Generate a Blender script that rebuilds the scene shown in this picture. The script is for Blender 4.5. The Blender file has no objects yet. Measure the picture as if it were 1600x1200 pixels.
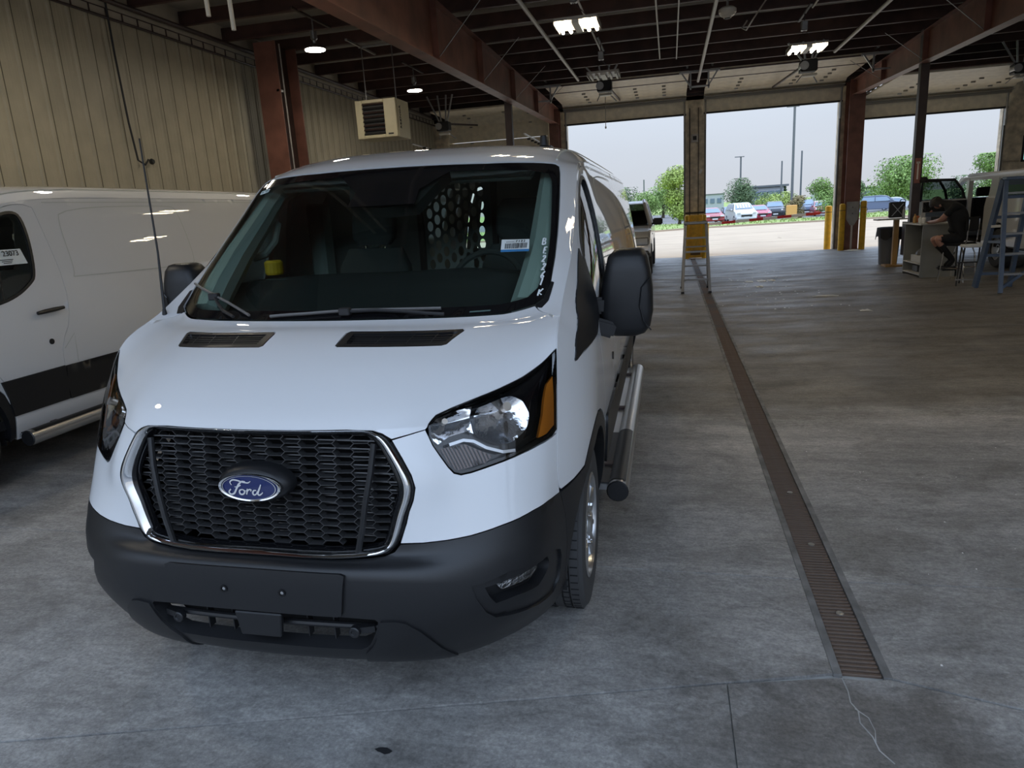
import bpy, bmesh, math, random
import numpy as np
from mathutils import Vector, Matrix, Euler
from mathutils.geometry import delaunay_2d_cdt
random.seed(7)
SC = bpy.context.scene
COL = SC.collection
R = math.radians

# ------------------------------------------------------------------ camera
H = 1.70
cam_d = bpy.data.cameras.new('camera')
cam_d.sensor_fit = 'HORIZONTAL'; cam_d.sensor_width = 36.0
cam_d.lens = 36.0 * 1091.0 / 1600.0
cam_d.clip_start = 0.05; cam_d.clip_end = 1500
cam = bpy.data.objects.new('camera', cam_d); COL.objects.link(cam)
_p, _r, _y = R(13.71), R(-3.51), R(13.23)
_fw = Vector((-math.sin(_y), math.cos(_y), 0)); _rt = Vector((math.cos(_y), math.sin(_y), 0)); _up = Vector((0, 0, 1))
_f2 = math.cos(_p) * _fw - math.sin(_p) * _up
_u2 = math.cos(_p) * _up + math.sin(_p) * _fw
_r3 = math.cos(_r) * _rt + math.sin(_r) * _u2
_u3 = math.cos(_r) * _u2 - math.sin(_r) * _rt
cam.matrix_world = Matrix(((_r3.x, _u3.x, -_f2.x, 0), (_r3.y, _u3.y, -_f2.y, 0), (_r3.z, _u3.z, -_f2.z, H), (0, 0, 0, 1)))
SC.camera = cam

# ------------------------------------------------------------------ sky, sun, exposure
world = bpy.data.worlds.new('overcast_sky'); SC.world = world; world.use_nodes = True
wn = world.node_tree.nodes; wl = world.node_tree.links; wn.clear()
_o = wn.new('ShaderNodeOutputWorld'); _b = wn.new('ShaderNodeBackground')
_tc = wn.new('ShaderNodeTexCoord'); _sx = wn.new('ShaderNodeSeparateXYZ'); _rp = wn.new('ShaderNodeValToRGB')
_nz = wn.new('ShaderNodeTexNoise'); _nz.inputs['Scale'].default_value = 3.0; _nz.inputs['Detail'].default_value = 4
_mp = wn.new('ShaderNodeMapping'); _mp.inputs['Scale'].default_value = (1, 1, 4)
_mx = wn.new('ShaderNodeMix'); _mx.data_type = 'RGBA'; _mx.blend_type = 'MULTIPLY'; _mx.inputs[0].default_value = 0.10
wl.new(_tc.outputs['Generated'], _sx.inputs[0]); wl.new(_sx.outputs['Z'], _rp.inputs[0])
wl.new(_tc.outputs['Generated'], _mp.inputs[0]); wl.new(_mp.outputs[0], _nz.inputs['Vector'])
cr = _rp.color_ramp
cr.elements[0].position = 0.0; cr.elements[0].color = (0.48, 0.505, 0.55, 1)
cr.elements[1].position = 1.0; cr.elements[1].color = (1.60, 2.10, 2.90, 1)
e = cr.elements.new(0.12); e.color = (0.53, 0.59, 0.68, 1)
e = cr.elements.new(0.35); e.color = (0.98, 1.20, 1.56, 1)
wl.new(_rp.outputs[0], _mx.inputs[6]); wl.new(_nz.outputs[0], _mx.inputs[7])
wl.new(_mx.outputs[2], _b.inputs['Color']); _b.inputs['Strength'].default_value = 1.0
wl.new(_b.outputs[0], _o.inputs[0])
sun_d = bpy.data.lights.new('sun', 'SUN'); sun_d.energy = 1.15; sun_d.angle = R(4); sun_d.color = (1.0, 0.84, 0.62)
sun = bpy.data.objects.new('sun', sun_d); COL.objects.link(sun)
sun.rotation_euler = Vector((-0.36, -0.20, -1.0)).to_track_quat('-Z', 'Y').to_euler()
sun.location = (20, 40, 50)
SC.view_settings.view_transform = 'Standard'; SC.view_settings.look = 'None'
SC.view_settings.gamma = 1.0; SC.view_settings.use_curve_mapping = False
SC.view_settings.exposure = 0.45
SC.cycles.max_bounces = 10; SC.cycles.diffuse_bounces = 6; SC.cycles.transparent_max_bounces = 12
SC.cycles.caustics_reflective = False; SC.cycles.caustics_refractive = False
SC.cycles.sample_clamp_indirect = 6.0
SC.cycles.use_denoising = True

# ------------------------------------------------------------------ helpers
class MB:
    """collects shapes and links them as ONE mesh object"""
    def __init__(s): s.v = []; s.f = []
    def add(s, vs, fs):
        o = len(s.v); s.v += [tuple(p) for p in vs]; s.f += [tuple(i + o for i in f) for f in fs]; return s
    def box(s, c, d, rot=None):
        x, y, z = d[0] / 2, d[1] / 2, d[2] / 2
        vs = [Vector((a * x, b * y, e * z)) for a in (-1, 1) for b in (-1, 1) for e in (-1, 1)]
        if rot is not None:
            m = rot if isinstance(rot, Matrix) else Euler(rot).to_matrix()
            vs = [m @ v for v in vs]
        c = Vector(c)
        return s.add([v + c for v in vs], [(0, 1, 3, 2), (4, 6, 7, 5), (0, 4, 5, 1), (2, 3, 7, 6), (0, 2, 6, 4), (1, 5, 7, 3)])
    def bar(s, a, b, w, h=None, up=(0, 0, 1)):
        a, b = Vector(a), Vector(b); d = b - a; L = d.length; d.normalize()
        u = Vector(up)
        if abs(u.dot(d)) > .98: u = Vector((1, 0, 0))
        x = d.cross(u).normalized(); z = x.cross(d).normalized()
        m = Matrix((x, d, z)).transposed()
        return s.box((a + b) / 2, (w, L, h or w), m)
    def tube(s, pts, r, n=8, caps=True, closed=False):
        pts = [Vector(p) for p in pts]; N = len(pts)
        rs = r if isinstance(r, (list, tuple)) else [r] * N
        vs = []; prev = None
        for i, p in enumerate(pts):
            if closed: t = pts[(i + 1) % N] - pts[i - 1]
            else: t = pts[min(i + 1, N - 1)] - pts[max(i - 1, 0)]
            t.normalize()
            if prev is None:
                a = Vector((0, 0, 1)) if abs(t.z) < .9 else Vector((1, 0, 0))
                x = t.cross(a).normalized()
            else:
                x = (prev - t * prev.dot(t)).normalized()
            prev = x; y = t.cross(x)
            for k in range(n):
                a = 2 * math.pi * k / n
                vs.append(p + (x * math.cos(a) + y * math.sin(a)) * rs[i])
        fs = []
        for i in range(N if closed else N - 1):
            j = (i + 1) % N
            for k in range(n):
                fs.append((i * n + k, i * n + (k + 1) % n, j * n + (k + 1) % n, j * n + k))
        if caps and not closed: fs += [tuple(range(n))[::-1], tuple(range((N - 1) * n, N * n))]
        return s.add(vs, fs)
    def cyl(s, a, b, r, n=16, r2=None): return s.tube([a, b], [r, r if r2 is None else r2], n)
    def prism(s, poly, d, m=None, z0=0.0):
        """polygon in local XY pushed from z0 along local Z by d, then mapped by m"""
        m = m or Matrix.Identity(4); n = len(poly)
        vs = [m @ Vector((p[0], p[1], z0)) for p in poly] + [m @ Vector((p[0], p[1], z0 + d)) for p in poly]
        return s.add(vs, [tuple(range(n))[::-1], tuple(range(n, 2 * n))] + [(i, (i + 1) % n, n + (i + 1) % n, n + i) for i in range(n)])
    def lathe(s, prof, n=24, m=None, close=True):
        """(r, h) profile about local Z"""
        m = m or Matrix.Identity(4); k = len(prof)
        vs = [m @ Vector((r * math.cos(2 * math.pi * i / n), r * math.sin(2 * math.pi * i / n), h)) for i in range(n) for r, h in prof]
        fs = []
        for i in range(n):
            j = (i + 1) % n
            for q in range(k - 1): fs.append((i * k + q, j * k + q, j * k + q + 1, i * k + q + 1))
        if close:
            if prof[0][0] > 1e-6: fs.append(tuple(i * k for i in range(n))[::-1])
            if prof[-1][0] > 1e-6: fs.append(tuple(i * k + k - 1 for i in range(n)))
        return s.add(vs, fs)
    def grid(s, pts):
        """rows of points as a quad sheet"""
        a = len(pts); b = len(pts[0])
        return s.add([p for r in pts for p in r], [(i * b + j, i * b + j + 1, (i + 1) * b + j + 1, (i + 1) * b + j) for i in range(a - 1) for j in range(b - 1)])
    def build(s, name, m, parent=None, smooth=False, bevel=0, seg=1, loc=None, fix=True, angle=35):
        me = bpy.data.meshes.new(name); me.from_pydata(s.v, [], s.f)
        if fix or bevel:
            bm = bmesh.new(); bm.from_mesh(me)
            if bevel:
                bmesh.ops.bevel(bm, geom=[ed for ed in bm.edges if len(ed.link_faces) == 2 and ed.calc_face_angle(0) > .5], offset=bevel, segments=seg, affect='EDGES', clamp_overlap=True)
            bmesh.ops.recalc_face_normals(bm, faces=bm.faces[:])
            bm.to_mesh(me); bm.free()
        o = bpy.data.objects.new(name, me); COL.objects.link(o)
        if m: me.materials.append(m)
        if smooth:
            me.polygons.foreach_set('use_smooth', [True] * len(me.polygons))
            if angle and angle < 180: me.set_sharp_from_angle(angle=R(angle))
        if parent: o.parent = parent
        if loc is not None: o.location = loc
        return o

def empty(name, loc=(0, 0, 0), rot=(0, 0, 0)):
    o = bpy.data.objects.new(name, None); COL.objects.link(o); o.empty_display_size = .1
    o.location = loc; o.rotation_euler = rot; return o
def tag(o, label=None, cat=None, group=None, kind=None):
    if label: o['label'] = label
    if cat: o['category'] = cat
    if group: o['group'] = group
    if kind: o['kind'] = kind
    return o
def struct(o): o['kind'] = 'structure'; return o
def dup(o, parent=None):
    c = o.copy(); COL.objects.link(c)
    if parent: c.parent = parent
    for ch in list(KIDS.get(o.name, [])) or [k for k in ALLKIDS(o)]: dup(ch, c)
    return c
KIDS = {}
def ALLKIDS(o): return [k for k in bpy.data.objects if k.parent == o]
def inst(o, parent, loc, rot=(0, 0, 0), name=None):
    c = o.copy(); COL.objects.link(c); c.parent = parent; c.location = loc; c.rotation_euler = rot; return c

def mat(name, col, rough=.5, metal=0., var=0., vscale=4., bump=0., bscale=30., coat=0., spec=.5, emit=None, estr=0., col2=None, stretch=None, detail=6.):
    m = bpy.data.materials.new(name); m.use_nodes = True
    nt = m.node_tree; b = nt.nodes['Principled BSDF']; L = nt.links
    b.inputs['Base Color'].default_value = (*col, 1); b.inputs['Roughness'].default_value = rough
    b.inputs['Metallic'].default_value = metal; b.inputs['Coat Weight'].default_value = coat; b.inputs['Coat Roughness'].default_value = .05
    b.inputs['Specular IOR Level'].default_value = spec
    if emit: b.inputs['Emission Color'].default_value = (*emit, 1); b.inputs['Emission Strength'].default_value = estr
    if var or bump:
        tc = nt.nodes.new('ShaderNodeTexCoord'); mp = nt.nodes.new('ShaderNodeMapping'); L.new(tc.outputs['Object'], mp.inputs[0])
        if stretch: mp.inputs['Scale'].default_value = stretch
    if var:
        n = nt.nodes.new('ShaderNodeTexNoise'); n.inputs['Scale'].default_value = vscale; n.inputs['Detail'].default_value = detail
        r = nt.nodes.new('ShaderNodeValToRGB'); L.new(mp.outputs[0], n.inputs['Vector']); L.new(n.outputs[0], r.inputs[0])
        c2 = col2 or tuple(c * (1 - var) for c in col)
        r.color_ramp.elements[0].position = .35; r.color_ramp.elements[0].color = (*c2, 1)
        r.color_ramp.elements[1].position = .65; r.color_ramp.elements[1].color = (*[min(1, c * (1 + (var * .4 if not col2 else 0))) for c in col], 1)
        L.new(r.outputs[0], b.inputs['Base Color'])
    if bump:
        n2 = nt.nodes.new('ShaderNodeTexNoise'); n2.inputs['Scale'].default_value = bscale; n2.inputs['Detail'].default_value = 5
        bp = nt.nodes.new('ShaderNodeBump'); bp.inputs['Strength'].default_value = bump; bp.inputs['Distance'].default_value = .01
        L.new(mp.outputs[0], n2.inputs['Vector']); L.new(n2.outputs[0], bp.inputs['Height']); L.new(bp.outputs[0], b.inputs['Normal'])
    return m
def glass_mat(name, tint, refl=1.0):
    """thin pane: tinted straight-through light plus a mirror reflection that grows at grazing angles"""
    m = bpy.data.materials.new(name); m.use_nodes = True; nt = m.node_tree; nt.nodes.clear(); L = nt.links
    o = nt.nodes.new('ShaderNodeOutputMaterial'); mx = nt.nodes.new('ShaderNodeMixShader'); t = nt.nodes.new('ShaderNodeBsdfTransparent')
    g = nt.nodes.new('ShaderNodeBsdfGlossy'); f = nt.nodes.new('ShaderNodeFresnel'); f.inputs['IOR'].default_value = 1.5
    t.inputs[0].default_value = (*tint, 1); g.inputs['Roughness'].default_value = .01; g.inputs[0].default_value = (refl, refl, refl, 1)
    L.new(f.outputs[0], mx.inputs[0]); L.new(t.outputs[0], mx.inputs[1]); L.new(g.outputs[0], mx.inputs[2]); L.new(mx.outputs[0], o.inputs[0])
    return m
def emis(name, col, st):
    m = bpy.data.materials.new(name); m.use_nodes = True; nt = m.node_tree; nt.nodes.clear()
    o = nt.nodes.new('ShaderNodeOutputMaterial'); e = nt.nodes.new('ShaderNodeEmission'); e.inputs[0].default_value = (*col, 1); e.inputs[1].default_value = st
    nt.links.new(e.outputs[0], o.inputs[0]); return m
def text_mesh(name, body, size, m, parent=None, mw=None, depth=.0006, align='CENTER'):
    cu = bpy.data.curves.new(name, 'FONT'); cu.body = body; cu.size = size; cu.extrude = depth; cu.align_x = align; cu.align_y = 'CENTER'
    t = bpy.data.objects.new(name, cu); COL.objects.link(t)
    dg = bpy.context.evaluated_depsgraph_get(); me = bpy.data.meshes.new_from_object(t.evaluated_get(dg))
    bpy.data.objects.remove(t); bpy.data.curves.remove(cu)
    me.name = name; me.materials.clear(); me.materials.append(m)
    if mw is not None: me.transform(mw)
    o = bpy.data.objects.new(name, me); COL.objects.link(o)
    if parent: o.parent = parent
    return o
SLOPE = .0147
def fz(x): return SLOPE * (-.35 - x) if x < .675 else -.0151 + SLOPE * (x - .675)

# ------------------------------------------------------------------ materials
M = {}
M['deck'] = mat('ceiling_liner', (.42, .40, .36), .8, var=.25, vscale=1.5)
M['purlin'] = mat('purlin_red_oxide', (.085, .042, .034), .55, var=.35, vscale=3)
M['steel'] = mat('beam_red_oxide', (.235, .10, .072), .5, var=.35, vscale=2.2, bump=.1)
M['steel_dark'] = mat('steel_dark', (.05, .03, .027), .5, var=.3)
M['pipe'] = mat('grey_conduit', (.42, .39, .36), .45, metal=.3)
M['galv'] = mat('galvanised', (.42, .42, .41), .4, metal=.8, var=.2)
M['wall'] = mat('wall_panel_beige', (.46, .42, .315), .5, var=.10, vscale=2.5, bump=.03)
M['liner'] = mat('upper_liner', (.50, .46, .38), .7, var=.12)
M['pier'] = mat('pier_cladding', (.70, .60, .45), .6, var=.35, vscale=5)
M['door'] = mat('door_cream', (.92, .83, .65), .5, var=.12, vscale=6)
M['door_strut'] = mat('door_strut_grey', (.30, .28, .24), .45, metal=.4)
M['black'] = mat('black_rubber', (.018, .018, .019), .6)
M['yellow'] = mat('safety_yellow', (.78, .44, .02), .5, var=.2, vscale=8)
M['white'] = mat('white_plain', (.78, .78, .76), .5)
M['lamp'] = emis('lamp_tube', (1.0, .84, .58), 32.0)
M['led'] = emis('lamp_led', (1.0, .90, .74), 70.0)
M['lamp_off'] = mat('lamp_lens', (.75, .72, .65), .4)
# ================================================================== the building
def floor_material():
    m = bpy.data.materials.new('concrete_floor'); m.use_nodes = True; nt = m.node_tree; L = nt.links; b = nt.nodes['Principled BSDF']
    tc = nt.nodes.new('ShaderNodeTexCoord')
    def noise(scale, detail=8, rough=.6, st=(1, 1, 1), dist=0.):
        mp = nt.nodes.new('ShaderNodeMapping'); mp.inputs['Scale'].default_value = st; L.new(tc.outputs['Object'], mp.inputs[0])
        n = nt.nodes.new('ShaderNodeTexNoise'); n.inputs['Scale'].default_value = scale; n.inputs['Detail'].default_value = detail
        n.inputs['Roughness'].default_value = rough; n.inputs['Distortion'].default_value = dist; L.new(mp.outputs[0], n.inputs['Vector']); return n.outputs[0]
    def ramp(src, a, b_, ca, cb):
        r = nt.nodes.new('ShaderNodeValToRGB'); L.new(src, r.inputs[0]); r.color_ramp.elements[0].position = a; r.color_ramp.elements[1].position = b_
        r.color_ramp.elements[0].color = (*ca, 1); r.color_ramp.elements[1].color = (*cb, 1); return r.outputs[0]
    def mul(a, b_, f=1., mode='MULTIPLY'):
        x = nt.nodes.new('ShaderNodeMix'); x.data_type = 'RGBA'; x.blend_type = mode; x.inputs[0].default_value = f
        L.new(a, x.inputs[6]); L.new(b_, x.inputs[7]); return x.outputs[2]
    base = ramp(noise(.55, 6, .6, (1, 1, 1), .6), .3, .7, (.37, .36, .345), (.56, .545, .525))
    blot = ramp(noise(1.7, 9, .65, (1, 1.3, 1), .8), .33, .62, (.62, .61, .60), (1.05, 1.05, 1.05))
    streak = ramp(noise(1.1, 9, .7, (.5, 4.5, 1), .3), .30, .68, (.72, .72, .73), (1.22, 1.22, 1.22))
    fine = ramp(noise(70, 6, .75), .32, .68, (.66, .66, .66), (1.26, 1.26, 1.26))
    mid = ramp(noise(14, 8, .75, (1, 2.2, 1), .5), .34, .66, (.70, .70, .71), (1.18, 1.18, 1.17))
    pale = ramp(noise(3.2, 12, .72, (.6, 2.2, 1), .4), .60, .78, (0, 0, 0), (.16, .16, .157))
    dark = ramp(noise(2.3, 10, .7, (1, 1, 1), 1.2), .26, .40, (.42, .41, .40), (1, 1, 1))
    spk = ramp(noise(140, 2, .5), .71, .76, (0, 0, 0), (.22, .22, .21))
    c = mul(mul(base, mid), blot); c = mul(c, streak, .8); c = mul(c, fine); c = mul(c, dark, .8); c = mul(c, pale, .55, 'ADD'); c = mul(c, spk, .5, 'ADD')
    # old tyre dirt: the far half of the shop floor is browner, with a ragged pale edge where it was washed; the last stretch is painted paler for door light
    sx = nt.nodes.new('ShaderNodeSeparateXYZ'); L.new(tc.outputs['Object'], sx.inputs[0])
    ad = nt.nodes.new('ShaderNodeMath'); ad.operation = 'MULTIPLY_ADD'; L.new(noise(.8, 8, .65, (.35, 1, 1)), ad.inputs[0]); ad.inputs[1].default_value = 5.0; L.new(sx.outputs['Y'], ad.inputs[2])
    dirt_doorlight = nt.nodes.new('ShaderNodeValToRGB'); dv = nt.nodes.new('ShaderNodeMath'); dv.operation = 'DIVIDE'; L.new(ad.outputs[0], dv.inputs[0]); dv.inputs[1].default_value = 20.0; L.new(dv.outputs[0], dirt_doorlight.inputs[0])
    de = dirt_doorlight.color_ramp.elements; de[0].position = .30; de[0].color = (.80, .80, .79, 1); de[1].position = 1.0; de[1].color = (.58, .56, .53, 1)
    q = de.new(.395); q.color = (.98, .97, .95, 1); q = de.new(.43); q.color = (.56, .52, .46, 1); q = de.new(.62); q.color = (.50, .46, .41, 1)
    c = mul(c, dirt_doorlight.outputs[0])
    # damp dark stain round the end of the drain
    vd = nt.nodes.new('ShaderNodeVectorMath'); vd.operation = 'DISTANCE'; L.new(tc.outputs['Object'], vd.inputs[0]); vd.inputs[1].default_value = (.52, 1.85, 0)
    va = nt.nodes.new('ShaderNodeMath'); va.operation = 'MULTIPLY_ADD'; L.new(noise(3.5, 8, .7, (1, 1, 1), .8), va.inputs[0]); va.inputs[1].default_value = -.9; L.new(vd.outputs['Value'], va.inputs[2])
    st_ = ramp(va.outputs[0], -.25, .22, (.58, .57, .56), (1, 1, 1)); c = mul(c, st_)
    L.new(c, b.inputs['Base Color'])
    rr = ramp(noise(1.3, 6, .6, (.6, 1.6, 1)), .3, .7, (.38, .38, .38), (.68, .68, .68)); L.new(rr, b.inputs['Roughness'])
    bp = nt.nodes.new('ShaderNodeBump'); bp.inputs['Strength'].default_value = .25; bp.inputs['Distance'].default_value = .004
    L.new(noise(90, 6, .7), bp.inputs['Height']); L.new(bp.outputs[0], b.inputs['Normal'])
    return m
M['floor'] = floor_material()
M['joint'] = mat('joint_filler', (.42, .42, .40), .8, var=.3, vscale=9)
XW0, XW1, Y0, Y1 = -7.68, 11.6, -.6, 23.5
DR0, DR1, DRY0, DRY1 = .60, .75, 2.42, 23.0          # trench drain
floor = struct(MB().add([(XW0, Y0, fz(XW0) - .012), (DR0, Y0, fz(DR0) - .012), (DR0, Y1, fz(DR0) - .012), (XW0, Y1, fz(XW0) - .012),
                 (DR1, Y0, fz(DR1) - .012), (XW1, Y0, fz(XW1) - .012), (XW1, Y1, fz(XW1) - .012), (DR1, Y1, fz(DR1) - .012)],
                [(0, 1, 2, 3), (4, 5, 6, 7), (1, 4, 7, 2)]).build('floor', M['joint'], fix=False))
def slab(poly):
    """one concrete slab between joints, top following the cross fall"""
    n = len(poly); vs = [(x, y, fz(x)) for x, y in poly] + [(x, y, fz(x) - .1) for x, y in poly]
    return MB().add(vs, [tuple(range(n))] + [(i, i + n, (i + 1) % n + n, (i + 1) % n) for i in range(n)]).build('slab', M['floor'], floor, fix=False)
J = .004
JY = 3.105                                            # cross joint through the drain
def jl(x): return 2.425 + (x - .60) * .286            # skew joint from the drain end to the left
def jr(x): return 2.42 - (x - .755) * .313             # skew joint to the right
XL = XW0
slab([(XL, jl(XL) + J), (DR0 - .02, jl(DR0) + J), (DR0 - .02, JY - J), (XL, JY - J)])
slab([(XL, JY + J), (DR0 - .02, JY + J), (DR0 - .02, 9.4 - J), (XL, 9.4 - J)])
slab([(XL, 9.4 + J), (DR0 - .02, 9.4 + J), (DR0 - .02, 15.9 - J), (XL, 15.9 - J)])
slab([(XL, 15.9 + J), (DR0 - .02, 15.9 + J), (DR0 - .02, Y1), (XL, Y1)])
slab([(DR1 + .02, jr(DR1) + J), (5.2, jr(5.2) + J), (XW1, jr(5.2) + J), (XW1, JY - J), (DR1 + .02, JY - J)])
slab([(DR1 + .02, JY + J), (XW1, JY + J), (XW1, 9.4 - J), (DR1 + .02, 9.4 - J)])
slab([(DR1 + .02, 9.4 + J), (XW1, 9.4 + J), (XW1, 15.9 - J), (DR1 + .02, 15.9 - J)])
slab([(DR1 + .02, 15.9 + J), (XW1, 15.9 + J), (XW1, Y1), (DR1 + .02, Y1)])
slab([(XL, Y0), (.19, Y0), (.19, jl(.19) - J), (XL, jl(XL) - J)])
slab([(.195, Y0), (.675, Y0), (.675, 2.40), (.585, 2.40), (.195, jl(.195) - J)])
slab([(.675, Y0), (XW1, Y0), (XW1, jr(5.2) - J), (5.2, jr(5.2) - J), (.76, jr(.76) - J), (.675, 2.40)])
# trench drain: frame, grating bars, dark channel
M['rust'] = mat('rusty_grate', (.085, .075, .068), .7, var=.5, vscale=1.6, col2=(.15, .085, .048), bump=.4, bscale=60)
M['drainframe'] = mat('drain_frame', (.20, .195, .185), .7, var=.4, vscale=8, bump=.4)
dr = empty('trench_drain', (.675, DRY0, fz(.675)))
tag(dr, 'long rusty trench drain with slotted grating sunk in the concrete floor', 'drain')
LEN = DRY1 - DRY0
MB().box((-.085, LEN / 2, -.01), (.03, LEN, .03)).box((.085, LEN / 2, -.01), (.03, LEN, .03)).build('drain_frame', M['drainframe'], dr)
MB().box((0, LEN / 2, -.055), (.14, LEN, .05)).build('channel', M['black'], dr)
_seed = None
nb = 0; y = .02
while y < LEN - .02:
    if nb < 290:
        if _seed is None:
            _seed = MB().box((0, 0, -.008), (.138, .016, .016)).build('grate_bar', M['rust'], dr, bevel=.003); _seed.location = (0, y, 0)
        else: inst(_seed, dr, (0, y, random.uniform(-.001, .001)))
    else:
        if nb == 290: far = MB()
        far.box((0, y, -.008), (.138, .016, .016))
    nb += 1; y += .0262
if nb > 290: tag(far.build('grate_bar_run', M['rust'], dr), kind='stuff')
for yy in (.42, 1.05, 1.72): MB().lathe([(.016, -.002), (.016, .002), (.006, .004), (0, .004)], 10, Matrix.Translation((.012, yy, 0))).build('grate_bolt', M['galv'], dr)

# ---- left wall of ribbed panels
wl_ = struct(empty('wall_left', (XW0, 0, 0)))
def zrail(y): return 4.665
prof = []
for k in range(3):
    b = k * .305
    prof += [(b, .0), (b + .02, .02), (b + .05, .02), (b + .07, 0), (b + .15, 0), (b + .16, .0025), (b + .18, .0025), (b + .19, 0), (b + .235, 0), (b + .245, .0025), (b + .265, .0025), (b + .275, 0)]
prof.append((.915, 0))
pan = MB().grid([[(d, y, 0) for y, d in prof], [(d, y, 5.2) for y, d in prof]]).build('wall_panel', M['wall'], wl_, fix=False)
_rib = mat('rib_shade_tone', (.12, .105, .075), .7)
pan.location = (0, Y0, 0)
n_p = int(math.ceil((Y1 - Y0) / .915))
for k in range(1, n_p): inst(pan, wl_, (0, Y0 + k * .915, 0))
gm = MB()
for k in range(n_p * 3): gm.box((.0205, k * .305 + .056, 2.6), (.004, .011, 5.2))  # dark strips paint in the shadow side of each rib
gm.build('rib_shade', _rib, wl_).location = (0, Y0, 0)
MB().box((-.06, (Y0 + Y1) / 2, 2.7), (.1, Y1 - Y0, 5.6)).build('wall_backing', M['liner'], wl_)
# upper liner strip and rail along the top of the ribbed sheet
pts = [(.075, y, zrail(y)) for y in np.linspace(Y0, Y1, 40)]
up = MB(); up.grid([[(.05, p[1], p[2]) for p in pts], [(.05, p[1], 5.25) for p in pts]])
up.build('upper_liner', M['liner'], wl_, fix=False)
MB().tube(pts, .018, 6).build('wall_rail', M['steel_dark'], wl_)
MB().tube([(p[0], p[1], p[2] + .12) for p in pts], .008, 5).build('rail_cable', M['steel_dark'], wl_)
rp = MB()
for k in range(88):
    y = Y0 + .035 + k * .305
    rp.box((.075, y, zrail(y) + .06), (.012, .02, .13))
rp.build('rail_clip', M['steel_dark'], wl_)
# sagging grey cord along the wall, dark drop cord and hook
o = MB().tube([(XW0 + .09, y, z) for y, z in ((2, 2.30), (6, 2.32), (7.4, 2.36), (8.4, 2.33), (10.4, 2.27), (11.6, 2.38), (13.2, 2.27), (15, 2.22), (18, 2.24))], .007, 5).build('sagging_cord', M['pipe'])
tag(o, 'thin grey cord sagging along the ribbed beige wall', 'cord')
o = MB().tube([(XW0 + .09, 9.2, 5.1), (XW0 + .075, 9.22, 4.2), (XW0 + .08, 9.25, 3.3), (XW0 + .085, 9.3, 2.78), (XW0 + .1, 9.42, 2.72), (XW0 + .1, 9.5, 2.80)], .014, 6).build('drop_cable', M['black'])
tag(o, 'black cable dropping down the beige wall to a hook', 'cable')
o = MB().lathe([(0, 0), (.04, 0), (.045, .02), (.03, .05), (0, .05)], 12, Matrix.Translation((XW0 + .04, 9.62, 2.78)) @ Matrix.Rotation(R(90), 4, 'Y')).build('wall_plug', M['black'])
tag(o, 'small round black outlet beside the dropped cable on the wall', 'outlet')
# dark sprinkler pipe along the top of the wall
o = MB().cyl((-7.5, Y0 + .1, 4.855), (-7.5, 22.9, 4.855), .035, 10).build('sprinkler_pipe', M['steel_dark'])
tag(o, 'dark steel pipe running along the top of the left wall', 'pipe')

# ---- ceiling deck and purlins
ZP = 4.90
ceil = struct(MB().box(((XW0 + XW1) / 2, (Y0 + Y1) / 2, 5.20), (XW1 - XW0 + .4, Y1 - Y0 + .6, .06)).build('ceiling', M['deck']))
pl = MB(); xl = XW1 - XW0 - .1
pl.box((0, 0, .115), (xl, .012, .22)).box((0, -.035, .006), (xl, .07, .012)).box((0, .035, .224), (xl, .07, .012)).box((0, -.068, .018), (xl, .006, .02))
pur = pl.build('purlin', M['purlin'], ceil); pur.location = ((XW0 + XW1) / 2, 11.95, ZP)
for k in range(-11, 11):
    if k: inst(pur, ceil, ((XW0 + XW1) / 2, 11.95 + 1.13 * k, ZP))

# ---- tapered steel frames
def frame(X, label, ys, zb0, zb1, zt0, zt1, post_y, name='steel_beam'):
    t = empty(name, (X, 0, 0)); tag(t, label, 'beam')
    n = len(ys)
    # web
    w = MB()
    yy = [ys[0], ys[-1]]
    vs = [(-.005, yy[0], zb0), (-.005, yy[1], zb1), (-.005, yy[1], zt1), (-.005, yy[0], zt0), (.005, yy[0], zb0), (.005, yy[1], zb1), (.005, yy[1], zt1), (.005, yy[0], zt0)]
    w.add(vs, [(0, 1, 2, 3), (7, 6, 5, 4), (0, 4, 5, 1), (2, 6, 7, 3), (0, 3, 7, 4), (1, 5, 6, 2)]).build('web', M['steel'], t)
    MB().bar((0, yy[0], zb0), (0, yy[1], zb1), .22, .014).build('bottom_flange', M['steel'], t)
    MB().bar((0, yy[0], zt0), (0, yy[1], zt1), .22, .014).build('top_flange', M['steel'], t)
    for y in ys[1:-1]:
        k = (y - yy[0]) / (yy[1] - yy[0]); a = zb0 + (zb1 - zb0) * k; b = zt0 + (zt1 - zt0) * k
        MB().box((.05, y, (a + b) / 2), (.1, .01, b - a)).box((-.05, y, (a + b) / 2), (.1, .01, b - a)).build('stiffener', M['steel'], t)
        for s in (-1, 1): MB().bar((.0, y + .15, a + .03), (s * .75, y + .3, ZP), .05, .006).build('flange_brace', M['steel_dark'], t)
    return t
frame(-3.50, 'brown tapered roof beam over the left side of the white van', [-.4, 1.5, 6.2, 11.0, 13.7, 16.6, 19.5, 23.1], 3.72, 4.33, 4.93, 4.78, 16.9)
frame(5.16, 'brown tapered roof beam leading to the pillar with yellow bollards', [-.4, 1.5, 6.2, 11.0, 14.0, 17.0, 20.0, 23.1], 3.72, 4.40, 4.88, 4.78, 17.2)
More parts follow.
